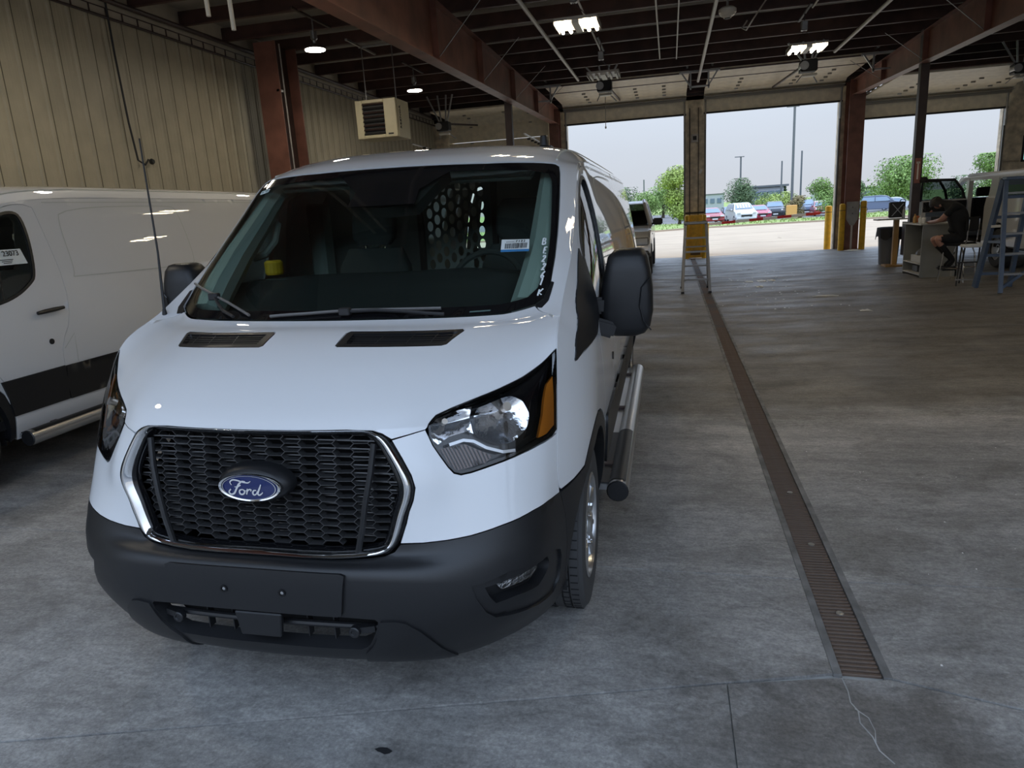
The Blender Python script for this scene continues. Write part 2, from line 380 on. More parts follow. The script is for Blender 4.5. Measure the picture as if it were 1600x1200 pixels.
def column(loc, label, w, d, h, conduit=True):
    t = empty('steel_column', (loc[0], loc[1], fz(loc[0]))); tag(t, label, 'column')
    MB().box((0, -d / 2, h / 2), (w, .02, h)).build('front_flange', M['steel'], t)
    MB().box((0, d / 2, h / 2), (w, .02, h)).build('rear_flange', M['steel'], t)
    MB().box((0, 0, h / 2), (.012, d, h)).build('web', M['steel_dark'], t)
    MB().box((0, 0, .01), (w + .1, d + .1, .02)).build('base_plate', M['steel'], t)
    if conduit:
        MB().tube([(w / 2 - .02, -d / 2 + .17, .3), (w / 2 - .02, -d / 2 + .17, h - .02)], .014, 8).build('conduit', M['pipe'], t)
        MB().box((w / 2 - .05, -d / 2 + .09, h * .83), (.05, .2, .04)).build('conduit_clamp', M['galv'], t)
    return t
column((-6.98, 12.55), 'brown steel column standing at the left wall behind the white van', .42, .72, 4.80)
column((-3.52, 23.0), 'brown steel column under the far end of the left roof beam', .30, .42, 4.7, False)
column((5.20, 23.05), 'brown steel pillar between far openings with white marking panel', .42, .50, 4.75, False)
def post(x, y, z1, w, label):
    t = empty('steel_post', (x, y, fz(x))); tag(t, label, 'post')
    MB().box((0, 0, z1 / 2), (w, w, z1)).build('post_tube', M['steel_dark'], t, bevel=.008)
    MB().box((0, 0, .008), (w + .12, w + .12, .016)).build('base_plate', M['steel_dark'], t)
    return t
post(-3.70, 17.1, 4.85, .16, 'dark square post against the left beam seen above the van roof')
pp = post(5.22, 17.35, 4.85, .17, 'dark square post standing behind the grey cabinet')
# red vertical sign on that post
sg = MB().box((-.01, -.097, 2.02), (.12, .012, .52)).build('post_sign', mat('sign_red_brown', (.30, .12, .09), .6), pp); sg['label'] = 'narrow red brown sign with pale arrow'
MB().box((-.01, -.105, 2.02), (.03, .006, .36)).box((-.01, -.105, 2.19), (.07, .006, .04)).build('sign_arrow', M['lamp_off'], sg)
MB().lathe([(0, -.02), (.07, -.02), (.09, .03), (.05, .1), (0, .1)], 12, Matrix.Translation((.12, -.12, 1.78))).build('alarm_bell', M['black'], pp)

# ---- pipes and conduits under the purlins
def ypipe(x, y0, y1, z, r, label, m=None):
    o = MB().tube([(x, y0, z), (x, y1, z)], r, 8).build('ceiling_pipe', m or M['pipe']); tag(o, label, 'pipe')
    return o
ypipe(-2.25, 2, 18.9, 4.86, .035, 'leftmost long pale pipe under the purlins right of the left beam')
ypipe(.75, 2, 20.9, 4.86, .035, 'middle long pale pipe under the ceiling reaching the centre pier')
ypipe(3.70, 2, 18.6, 4.86, .035, 'long pale pipe under the ceiling left of the right beam')
ypipe(-1.40, 4, 16.1, 4.885, .018, 'thin conduit under the ceiling above the lit tube lamps')
ypipe(-.21, 4, 17.4, 4.885, .016, 'thin conduit with a coiled rope beside the ceiling speaker')
ypipe(.155, 4, 17.6, 4.885, .014, 'thinnest conduit hanging just left of the middle pale pipe')
ypipe(2.45, 4, 14.3, 4.885, .016, 'thin conduit ending above the right tube lamp')
# two hanging pale door rods, top left of view
for (x, y, z, l) in ((-2.62, 4.0, 2.92, 'left pale wooden stick hanging from the ceiling above the van'), (-2.47, 4.0, 2.83, 'right pale wooden stick hanging lower from the ceiling above the van')):
    o = MB().tube([(x, y, z), (x - .03, y, ZP + .01)], .013, 8).build('hanging_stick', mat('pale_wood', (.62, .52, .38), .6)); tag(o, l, 'stick')

# ---- lamps
def round_lamp(x, y, label):
    t = empty('highbay_lamp', (x, y, 4.45)); tag(t, label, 'lamp', 'round high bay lamps')
    MB().lathe([(0, .075), (.06, .075), (.10, .05), (.17, .03), (.175, -.005), (.165, -.01)], 24, close=False).build('housing', M['steel_dark'], t, smooth=True)
    MB().lathe([(0, -.012), (.16, -.012), (.16, -.02), (0, -.024)], 24).build('diffuser', M['led'], t)
    MB().lathe([(0, .26), (.055, .26), (.055, .15), (.03, .12), (.02, .075)], 12).build('driver', M['galv'], t)
    MB().tube([(0, 0, .26), (0, 0, .46)], .012, 6).build('hanger', M['galv'], t)
    MB().box((0, 0, .455), (.04, 1.3, .03)).build('mounting_channel', M['steel_dark'], t)
round_lamp(-5.55, 11.25, 'round lit high bay lamp nearest the brown left column')
round_lamp(-5.45, 15.6, 'round lit high bay lamp beyond the unit heater')
round_lamp(-5.5, 6.9, 'added unseen round high bay lamp above the left van, nearest of its row')  # out of view; added with the next lamp to even the light
round_lamp(-5.5, 2.55, 'added unseen round high bay lamp over the near end of the left bay')
def tube_lamp(x, y, label, lit=True, z=4.28):
    t = empty('tube_lamp', (x, y, z)); tag(t, label, 'lamp', 'rectangular tube lamps')
    MB().box((0, 0, .05), (.62, .62, .04)).box((-.31, 0, .03), (.012, .62, .08)).box((.31, 0, .03), (.012, .62, .08)).build('reflector_pan', M['pipe'], t)
    for k, xx in enumerate((-.255, -.135, .135, .255)):
        MB().cyl((xx, -.29, .005), (xx, .29, .005), .024, 10).build('lamp_tube', M['lamp'] if lit else M['lamp_off'], t)
    MB().box((0, 0, .01), (.10, .60, .05)).build('ballast', M['lamp_off'], t)
    MB().box((-.05, 0, .40), (.11, .11, .16)).build('junction_box', M['galv'], t, bevel=.01)
    MB().tube([(-.2, 0, .07), (-.05, 0, .33)], .006, 5).tube([(.2, 0, .07), (-.05, 0, .33)], .006, 5).tube([(-.05, 0, .45), (-.05, 0, .63)], .01, 5).build('hanger', M['steel_dark'], t)
    MB().box((-.05, 0, .62), (.04, 1.3, .03)).build('mounting_channel', M['steel_dark'], t)
tube_lamp(-1.30, 11.1, 'nearest lit tube lamp hanging above the van roof')
tube_lamp(-1.30, 15.35, 'smaller dim tube lamp hanging before the first open door', lit=False)
tube_lamp(-1.30, 6.85, 'added unseen lit tube lamp over the nose of the front van')  # this and the next two are unseen lamps added for fill light
tube_lamp(2.44, 6.2, 'added unseen lit tube lamp over the drain at the near end of the shop')
tube_lamp(8.1, 10.5, 'added unseen lit tube lamp over the right bay')
tube_lamp(2.44, 14.7, 'lit tube lamp hanging in front of the second open door')
# dome speaker, junction fitting, rope
o = empty('ceiling_speaker', (.92, 12.9, 4.66)); tag(o, 'white round speaker dome hanging from the dark ceiling', 'speaker')
MB().lathe([(0, -.10), (.06, -.10), (.07, -.075), (.10, -.07), (.14, -.02), (.14, .03), (.10, .06), (0, .06)], 20).build('dome', M['lamp_off'], o, smooth=True)
MB().lathe([(0, -.112), (.045, -.11), (.055, -.09)], 16, close=False).build('lens', M['black'], o)
MB().tube([(0, 0, .05), (0, 0, .28)], .02, 8).build('stem', M['galv'], o)
o = empty('ceiling_socket', (.0, 12.0, 4.82)); tag(o, 'white twin cable socket fixed under the purlins left of the speaker', 'socket')
MB().box((0, 0, .03), (.16, .12, .06)).build('socket_box', M['lamp_off'], o, bevel=.008)
MB().cyl((-.05, 0, 0), (-.05, 0, -.1), .02, 8).cyl((.05, 0, 0), (.05, 0, -.1), .02, 8).build('cable_plug', M['lamp_off'], o)
o = MB().tube([(1.72, 11.4, 4.93), (1.62, 12.2, 4.86), (1.5, 12.9, 4.80), (1.58, 13.4, 4.90), (1.42, 13.9, 4.72), (1.36, 14.4, 4.66), (1.30, 14.6, 4.74), (1.38, 14.5, 4.84)], .014, 6).build('ceiling_rope', M['pipe'])
tag(o, 'pale looped rope dangling from the purlins right of the speaker', 'rope')

# ---- end wall with three roll-up door openings
wb = struct(empty('wall_back', (0, Y1, 0)))
HD = 4.33
OP = [(-7.05, -3.86), (-3.20, .42), (1.08, 4.86), (5.52, 9.18)]
edges = [XW0] + [e for p in OP for e in p] + [XW1]
for i in range(0, len(edges), 2):
    a, b = edges[i], edges[i + 1]
    if i == 8:   # last pier carries a small window
        MB().box(((a + b) / 2, .1, 1.15), (b - a, .2, 2.3)).box(((a + b) / 2, .1, 3.9), (b - a, .2, 1.9)).box((a + .3, .1, 2.62), (.6, .2, .66)).box((b - .45, .1, 2.62), (.9, .2, .66)).build('pier', M['pier'], wb)
    else: MB().box(((a + b) / 2, .1, 2.45), (b - a, .2, 4.9)).build('pier', M['pier'], wb)
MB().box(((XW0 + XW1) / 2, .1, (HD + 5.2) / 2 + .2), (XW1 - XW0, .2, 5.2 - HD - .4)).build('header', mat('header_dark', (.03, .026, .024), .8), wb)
MB().box(((XW0 + XW1) / 2, -.12, 4.98), (XW1 - XW0, .2, .3)).build('header_girt', M['steel_dark'], wb)
wd = struct(empty('window_1', (10.2, Y1 + .1, 2.62)))
MB().box((-.42, 0, 0), (.06, .22, .72)).box((.42, 0, 0), (.06, .22, .72)).box((0, 0, .33), (.84, .22, .06)).box((0, 0, -.33), (.84, .22, .06)).build('window_frame', M['black'], wd)
MB().box((0, 0, 0), (.80, .012, .62)).build('window_pane', glass_mat('teal_glass', (.55, .85, .80)), wd)
for i, (a, b) in enumerate(OP):
    w = b - a; dn = struct(empty('door_%d' % (i + 1), ((a + b) / 2, Y1, 0)))
    hd = HD if i else 3.05
    if i == 3: hd = 3.78
    W = w + .14
    # bottom section hangs in the opening, the rest lies along the horizontal tracks
    path = [(-.08, hd), (-.16, hd + .42), (-.52, hd + .58)] + [(-.52 - .53 * k, hd + .58 + .006 * k) for k in range(1, 7)]
    if not i: path = [(-.08, hd + .5 * k) for k in range(4)] + [(-.30, hd + 1.75)] + [(-.30 - .53 * k, hd + 1.78) for k in range(1, 4)]
    for k in range(len(path) - 1):
        (y0, z0), (y1, z1) = path[k], path[k + 1]
        d = Vector((0, y1 - y0, z1 - z0)); L_ = d.length; ang = math.atan2(z1 - z0, y1 - y0)
        m4 = Matrix.Translation((0, (y0 + y1) / 2, (z0 + z1) / 2)) @ Matrix.Rotation(ang, 4, 'X')
        q = MB(); q.box((0, 0, 0), (W, L_ - .014, .045))
        if k != 1:
            for rr in (-.3, .0, .3): q.box((0, rr * L_, -.002 if k else 0), (W - .1, .02, .052))
        s_ = q.build('door_section', M['door'], dn); s_.matrix_local = m4
        if k > 0 and k < 6:
            hm = MB()
            for xx in (-.28 * w, .12 * w, .34 * w): hm.box((xx, y0, z0 - .04), (.10, .05, .04))
            hm.build('hinge', M['door_strut'] if k > 2 else M['galv'], dn)
    MB().box((0, -.30, hd + .43), (W, .16, .02)).box((0, -.24, hd + .40), (W, .02, .10)).build('strut', M['door_strut'], dn)
    MB().box((0, -.11, hd - .02), (W, .05, .05)).build('bottom_seal', M['black'], dn)
    for s in (-1, 1):
        x = s * (w / 2 + .02)
        MB().box((x, -.10, hd / 2), (.05, .07, hd)).build('door_jamb', mat('jamb_grey', (.16, .155, .145), .5) if s < 0 and i == 0 else bpy.data.materials['jamb_grey'], dn)
        MB().tube([(x, -.16, hd - .5), (x, -.16, hd + .35), (x, -.25, hd + .55), (x, -.45, hd + .67), (x, -3.9, hd + .72)], .028, 6).build('door_track', M['galv'], dn)
        sp = MB()
        for k in range(6): sp.box((x - s * .05, -.35 - .53 * k, hd + .66), (.09, .04, .05))
        sp.build('track_roller', M['black'], dn)
# centre pier dressing: sheathing edges, box, pale sticker
MB().box((.75, -.03, 1.37), (.62, .04, .05)).build('pier_strap', M['black'], wb)
MB().box((.75, -.02, 3.62), (.20, .04, .24)).build('pier_box', M['pipe'], wb)
MB().box((.75, -.045, 3.62), (.11, .02, .12)).build('pier_box_hole', M['black'], wb)
MB().box((.60, -.015, 2.4), (.03, .03, 4.2)).box((.86, -.015, 2.4), (.02, .03, 4.2)).build('pier_trim', M['steel_dark'], wb)
MB().box((.93, -.012, 2.62), (.07, .014, .13), (0, R(25), 0)).build('pier_sticker', M['white'], wb)
# trestle frames that carry the door tracks
def trestle(x, label):
    t = empty('track_trestle', (x, 19.6, 4.60)); tag(t, label, 'bracket')
    MB().box((0, 0, .30), (1.0, .05, .05)).build('top_angle', M['galv'], t)
    for s in (-1, 1):
        MB().bar((s * .22, 0, .30), (s * .22, 0, -.12), .04).build('hanger_leg', M['galv'], t)
        MB().bar((s * .45, 0, .30), (s * .22, 0, -.05), .035).build('diagonal', M['galv'], t)
    MB().box((0, 0, -.06), (.5, .04, .04)).build('cross_angle', M['galv'], t)
trestle(.74, 'grey angle iron trestle carrying door tracks above the centre pier')
trestle(-3.3, 'grey angle iron trestle carrying tracks beside the left beam end')
trestle(5.0, 'grey angle iron trestle carrying tracks beside the right beam end')
def opener(x, y, z, label):
    t = empty('door_opener', (x, y, z)); tag(t, label, 'motor')
    MB().box((0, 0, 0), (.34, .30, .24)).build('motor_box', M['black'], t, bevel=.02)
    MB().cyl((-.10, -.16, .0), (-.10, .1, .0), .09, 14).build('motor_can', M['galv'], t)
    MB().box((.02, -.05, -.19), (.30, .16, .05)).build('lamp_cover', M['lamp_off'], t, bevel=.015)
    for s, a in ((-.42, -.1), (-.12, -.06), (.12, .06), (.30, .1)):
        MB().bar((a, 0, .1), (s, .0, ZP - z), .035).build('hanger_strap', M['galv'], t)
    MB().bar((0, .1, .08), (0, Y1 - .6 - y, .40), .04, .05).build('rail', M['steel_dark'], t)
    MB().bar((.08, 0, -.15), (.24, .3, -.3), .02).bar((-.1, 0, -.15), (-.2, .2, -.28), .015).build('release_arm', M['galv'], t)
opener(-1.48, 17.6, 4.45, 'door opener motor hanging before the first open door')
opener(2.92, 17.3, 4.40, 'door opener motor hanging behind the right tube lamp')
opener(-6.0, 19.3, 4.10, 'door opener motor hanging beyond the unit heater on the left')
opener(8.0, 19.8, 4.28, 'door opener motor hanging at right beyond the brown beam')
o = MB().tube([(-1.46, 17.5, 4.2), (-1.47, 17.5, 3.55)], .008, 5).lathe([(0, -.03), (.018, -.02), (.018, .02), (0, .03)], 8, Matrix.Translation((-1.47, 17.5, 3.53))).build('pull_cord', M['pipe'])
tag(o, 'grey pull cord hanging in front of the first open door', 'cord')
# ---- near end wall behind the viewpoint, open roll-up doors
wf = struct(empty('wall_front', (0, Y0, 0)))
for x in (XW0 + .15, -3.5, 1.9, 6.6, XW1 - .15):
    if x not in (1.9,): MB().box((x, -.1, 2.45), (.30, .3, 4.9)).build('pier', M['pier'], wf)
MB().box(((XW0 + XW1) / 2, -.1, 5.05), (XW1 - XW0, .2, .3)).build('header', M['pier'], wf)
wr = struct(MB().box((XW1 + .1, (Y0 + Y1) / 2, 2.6), (.2, Y1 - Y0, 5.2)).build('wall_right', M['wall']))
# ---- unit heater
ht = empty('unit_heater', (-5.33, 13.0, 3.22)); tag(ht, 'cream unit heater with black louvres hanging at the left wall', 'heater')
M['heater'] = mat('heater_cream', (.62, .56, .38), .45, var=.06)
hw, hd_, hh = .80, .66, .68
q = MB()
q.box((-hw / 2 + .07, -.01, hh / 2), (.14, .05, hh)).box((hw / 2 - .12, -.01, hh / 2), (.24, .05, hh)).box((-.05, -.01, hh - .03), (.42, .05, .06)).box((-.05, -.01, .03), (.42, .05, .06))
q.box((0, hd_ / 2 + .02, hh / 2), (hw, hd_ - .06, hh)).build('cabinet', M['heater'], ht, bevel=.01)
MB().box((-.05, .012, hh / 2), (.43, .02, hh - .1)).build('louvre_back', M['black'], ht)
for k in range(8): MB().box((-.05, -.022, .08 + k * .075), (.43, .035, .018), (R(35), 0, 0)).build('louvre', M['steel_dark'] if k % 3 else M['black'], ht)
for s in (-.3, .3): MB().cyl((s, .3, hh), (s, .3, ZP - 3.23), .01, 6).build('hanger_rod', M['galv'], ht)
MB().box((0, .3, ZP - 3.235), (.7, .04, .03)).box((-.3, .3, ZP - 3.235), (.04, 1.3, .03)).build('mounting_channel', M['galv'], ht)
MB().box((hw / 2 - .13, -.038, .06), (.10, .01, .025)).build('name_plate', M['black'], ht)
tx = text_mesh('brand_lettering', 'REZNOR', .105, M['black'], ht, Matrix.Translation((hw / 2 + .004, .17, hh * .53)) @ Matrix.Rotation(R(90), 4, 'Z') @ Matrix.Rotation(R(90), 4, 'X') @ Matrix.Rotation(R(90), 4, 'Z'), .002)

q = MB(); rn = random.Random(2)
def crack(pts, w):
    for i in range(len(pts) - 1):
        a, b_ = pts[i], pts[i + 1]; q.bar((a[0], a[1], fz(a[0]) + .0008), (b_[0], b_[1], fz(b_[0]) + .0008), w, .0015)
crack([(.60, 2.40), (.605, 2.33), (.60, 2.27), (.615, 2.23), (.607, 2.17), (.63, 2.11), (.635, 2.05), (.665, 2.0)], .004)
crack([(.607, 2.24), (.64, 2.20), (.645, 2.14), (.632, 2.08)], .003)
q.build('floor_crack', M['joint'], floor)
# ================================================================== the van: control rows of the skin, centre line to corner seam
ROWS=[ # (x,y,z)*7, centre line to the corner seam, bumper lip up over the hood, screen and roof
[(0,.115,.24),(.27,.125,.24),(.5,.155,.24),(.64,.22,.237),(.76,.335,.237),(.842,.45,.24),(.885,.555,.24)],
[(0,.05,.285),(.27,.06,.285),(.5,.10,.285),(.65,.175,.285),(.775,.29,.287),(.864,.42,.292),(.91,.56,.295)],
[(0,.012,.38),(.27,.018,.38),(.5,.05,.38),(.665,.115,.38),(.795,.215,.38),(.884,.35,.382),(.93,.565,.385)],
[(0,.0,.49),(.27,.003,.49),(.5,.02,.49),(.67,.078,.49),(.80,.172,.49),(.893,.315,.493),(.94,.565,.495)],
[(0,.004,.632),(.27,.006,.632),(.5,.026,.63),(.67,.085,.608),(.80,.178,.612),(.893,.31,.616),(.94,.54,.62)],
[(0,.060,.664),(.27,.063,.665),(.485,.090,.688),(.66,.135,.70),(.80,.215,.708),(.887,.335,.716),(.931,.492,.726)],
[(0,.062,.78),(.27,.068,.78),(.5,.098,.785),(.658,.158,.79),(.80,.255,.795),(.885,.37,.80),(.926,.485,.81)],
[(0,.07,.90),(.27,.078,.90),(.53,.11,.90),(.65,.19,.90),(.80,.305,.905),(.882,.41,.91),(.925,.51,.92)],
[(0,.085,1.03),(.27,.095,1.03),(.47,.133,1.033),(.60,.222,1.037),(.77,.345,1.04),(.873,.455,1.05),(.923,.55,1.06)],
[(0,.10,1.065),(.27,.11,1.067),(.465,.152,1.07),(.59,.24,1.075),(.755,.365,1.09),(.866,.49,1.115),(.921,.577,1.14)],
[(0,.16,1.115),(.27,.165,1.115),(.47,.205,1.118),(.60,.29,1.122),(.745,.41,1.135),(.857,.53,1.165),(.918,.61,1.20)],
[(0,.30,1.20),(.27,.305,1.20),(.46,.335,1.198),(.60,.395,1.195),(.73,.485,1.20),(.84,.585,1.22),(.912,.66,1.25)],
[(0,.44,1.264),(.27,.442,1.262),(.45,.465,1.258),(.58,.512,1.253),(.71,.582,1.25),(.83,.665,1.26),(.907,.73,1.285)],
[(0,.565,1.302),(.27,.567,1.30),(.45,.587,1.297),(.58,.63,1.294),(.70,.69,1.29),(.82,.77,1.297),(.902,.81,1.312)],
[(0,.70,1.332),(.27,.713,1.332),(.47,.743,1.331),(.60,.782,1.330),(.715,.835,1.331),(.80,.905,1.34),(.897,.93,1.36)],
[(0,1.00,1.53),(.27,1.01,1.53),(.48,1.035,1.53),(.64,1.08,1.53),(.755,1.13,1.53),(.825,1.185,1.53),(.893,1.28,1.53)],
[(0,1.32,1.755),(.27,1.33,1.755),(.48,1.355,1.755),(.64,1.39,1.752),(.755,1.44,1.75),(.818,1.495,1.75),(.876,1.60,1.755)],
[(0,1.60,1.945),(.27,1.605,1.943),(.48,1.62,1.937),(.64,1.645,1.925),(.75,1.672,1.912),(.805,1.70,1.898),(.86,1.80,1.895)],
[(0,1.80,2.01),(.27,1.80,2.008),(.48,1.81,2.0),(.63,1.825,1.985),(.735,1.85,1.968),(.79,1.885,1.945),(.845,1.97,1.93)],
[(0,2.1,2.06),(.27,2.1,2.058),(.48,2.1,2.05),(.63,2.1,2.035),(.735,2.1,2.015),(.79,2.12,1.985),(.84,2.16,1.95)],
[(0,2.6,2.08),(.27,2.6,2.078),(.48,2.6,2.07),(.63,2.6,2.057),(.735,2.6,2.037),(.79,2.6,2.008),(.838,2.6,1.965)],
[(0,3.6,2.085),(.27,3.6,2.083),(.48,3.6,2.075),(.63,3.6,2.06),(.735,3.6,2.04),(.79,3.6,2.01),(.838,3.6,1.965)],
[(0,4.8,2.083),(.27,4.8,2.08),(.48,4.8,2.072),(.63,4.8,2.058),(.735,4.8,2.037),(.79,4.8,2.007),(.838,4.8,1.963)],
[(0,5.80,2.07),(.27,5.8,2.067),(.48,5.8,2.06),(.63,5.8,2.046),(.735,5.8,2.025),(.79,5.8,1.997),(.838,5.8,1.955)],
[(0,5.95,2.02),(.27,5.95,2.018),(.48,5.95,2.01),(.63,5.95,1.998),(.735,5.94,1.98),(.79,5.93,1.955),(.83,5.91,1.925)],
]
# an extra row makes the ledge under the grille crisp: v keeps counting the rows above
_n=[((a[0]+b[0])/2,(a[1]+b[1])/2,(a[2]+b[2])/2) for a,b in zip(ROWS[4],ROWS[5])]
_n[0]=(0,.052,.641);_n[1]=(.27,.055,.642);_n[2]=(.49,.074,.653)
ROWS.insert(5,_n)
def VR(v):
    v=np.asarray(v,float)
    return np.where(v<4,v,np.where(v<5,4+2*(v-4),v+1))
VP=np.array(ROWS)
def crw(t):
    t2=t*t;t3=t2*t
    return np.stack([-.5*t3+t2-.5*t,1.5*t3-2.5*t2+1,-1.5*t3+2*t2+.5*t,.5*t3-.5*t2],-1)
VQ=np.concatenate([VP[:,1:2]*[-1,1,1],VP,2*VP[:,-1:]-VP[:,-2:-1]],1)
VQ=np.concatenate([2*VQ[:1]-VQ[1:2],VQ,2*VQ[-1:]-VQ[-2:-1]],0)
NR=len(ROWS)
def SF(u,v):
    u=np.asarray(u,float);v=VR(v)
    sg=np.where(u<0,-1.,1.);u=np.clip(np.abs(u),0,6);v=np.clip(v,0,NR-1)
    iu=np.minimum(u.astype(int),5);iv=np.minimum(v.astype(int),NR-2)
    wu=crw(u-iu);wv=crw(v-iv)
    o=0
    for a in range(4):
        for b in range(4):
            o=o+(wv[...,a]*wu[...,b])[...,None]*VQ[iv+a,iu+b]
    o=o*np.stack([sg,np.ones_like(sg),np.ones_like(sg)],-1)
    return o
def FN(u,v,e=.02):
    du=SF(np.minimum(u+e,6),v)-SF(u-e,v) if np.all(np.asarray(u)>=e) else SF(np.asarray(u)+e,v)-SF(np.asarray(u)-e,v)
    dv=SF(u,np.minimum(np.asarray(v)+e,NR-1))-SF(u,np.maximum(np.asarray(v)-e,0))
    n=np.cross(du,dv);n/=np.linalg.norm(n,axis=-1,keepdims=True)+1e-12
    return n   # outward (towards -y in front)
PZ=np.array([.28,.36,.45,.62,.75,.95,1.10,1.25,1.45,1.65,1.85,1.96,2.0])
PX=np.array([.955,.985,1.0,1.013,1.018,1.02,1.016,1.0,.972,.935,.888,.842,.82])
_k=np.interp(np.linspace(PZ[0],PZ[-1],400),PZ,PX); _ker=np.hanning(61); _ker/=_ker.sum()
_kp=np.concatenate([2*_k[0]-_k[30:0:-1],_k,2*_k[-1]-_k[-2:-32:-1]]); PXS=np.convolve(_kp,_ker,'valid'); PZS=np.linspace(PZ[0],PZ[-1],400)
sv=np.linspace(0,17.9,400);SE=SF(np.full(400,6.),sv)   # corner seam: x,y as function of z
def G(y,z):
    y=np.asarray(y,float);z=np.asarray(z,float)
    px=np.interp(z,PZS,PXS)
    sx=np.interp(z,SE[:,2],SE[:,0]);sy=np.interp(z,SE[:,2],SE[:,1])
    L=np.interp(z,[.3,1.1,1.35,1.9],[.42,.5,.6,.45])
    t=np.clip((y-sy)/L,0,1)
    d=(px-sx)*(1-t)**2
    # rear rounding
    r=np.clip((y-5.75)/.2,0,1)
    return px-d-.06*r**2
def surfF(a): a = np.asarray(a, float); return SF(a[:, 0], a[:, 1])
def surfG(a): a = np.asarray(a, float); return np.stack([G(a[:, 0], a[:, 1]), a[:, 0], a[:, 1]], 1)
def normal_of(surf, a, e):
    a = np.asarray(a, float); du = surf(a + [e[0], 0]) - surf(a - [e[0], 0]); dv = surf(a + [0, e[1]]) - surf(a - [0, e[1]])
    n = np.cross(du, dv); n /= np.linalg.norm(n, axis=1, keepdims=True) + 1e-12
    return n
FE, GE = (.03, .03), (.01, .01)
def normF(a): return normal_of(surfF, a, FE)
def normG(a): return normal_of(surfG, a, GE)
MET = {'F': (.16, .105), 'G': (1., 1.)}
def pip(poly, pts):
    poly = np.asarray(poly); x, y = pts[:, 0], pts[:, 1]; c = np.zeros(len(pts), bool); j = len(poly) - 1
    for i in range(len(poly)):
        xi, yi = poly[i]; xj, yj = poly[j]
        with np.errstate(all='ignore'):
            c ^= ((yi > y) != (yj > y)) & (x < (xj - xi) * (y - yi) / (yj - yi + 1e-15) + xi)
        j = i
    return c
def distpoly(poly, pts, met):
    P_ = np.asarray(poly) * met; q = pts * met; best = np.full(len(q), 9.)
    for i in range(len(P_)):
        a, b = P_[i - 1], P_[i]; d = b - a; t = np.clip(((q - a) @ d) / (d @ d + 1e-12), 0, 1)
        best = np.minimum(best, np.linalg.norm(q - a - t[:, None] * d, axis=1))
    return best
def smooth_poly(poly, it=2, sharp=50):
    """corner cutting that leaves sharp corners alone"""
    P_ = [np.array(p, float) for p in poly]
    for _ in range(it):
        o = []; n = len(P_)
        for i in range(n):
            a, b, c = P_[i - 1], P_[i], P_[(i + 1) % n]
            v1 = b - a; v2 = c - b
            ang = math.degrees(abs(math.atan2(v1[0] * v2[1] - v1[1] * v2[0], v1 @ v2)))
            if ang > sharp: o.append(b)
            else: o += [b * .75 + a * .25, b * .75 + c * .25]
        P_ = o
    return [tuple(p) for p in P_]
def subdiv_open(ln, step=.08):
    o = [ln[0]]
    for a, b in zip(ln[:-1], ln[1:]):
        n = max(1, int(math.hypot(b[0] - a[0], b[1] - a[1]) / step)); o += [(a[0] + (b[0] - a[0]) * k / n, a[1] + (b[1] - a[1]) * k / n) for k in range(1, n + 1)]
    return o
def inset(poly, d, met):
    """move an outline inwards by d metres (outwards when negative)"""
    P_ = np.asarray(poly, float) * met; n = len(P_)
    area = sum(P_[i - 1][0] * P_[i][1] - P_[i][0] * P_[i - 1][1] for i in range(n)); s = 1 if area > 0 else -1
    o = []
    for i in range(n):
        a, b, c = P_[i - 1], P_[i], P_[(i + 1) % n]
        d1 = (b - a) / (np.linalg.norm(b - a) + 1e-9); d2 = (c - b) / (np.linalg.norm(c - b) + 1e-9)
        n1 = np.array((-d1[1], d1[0])) * s; n2 = np.array((-d2[1], d2[0])) * s
        m = n1 + n2; k = max(.45, (m @ m) / 2); o.append((b + m * d / k) / met)
    return [tuple(p) for p in o]
def subdiv(poly, step, met):
    o = []
    for i in range(len(poly)):
        a = np.array(poly[i]); b = np.array(poly[(i + 1) % len(poly)])
        n = max(1, int(np.linalg.norm((b - a) * met) / step))
        for k in range(n): o.append(tuple(a + (b - a) * k / n))
    return o
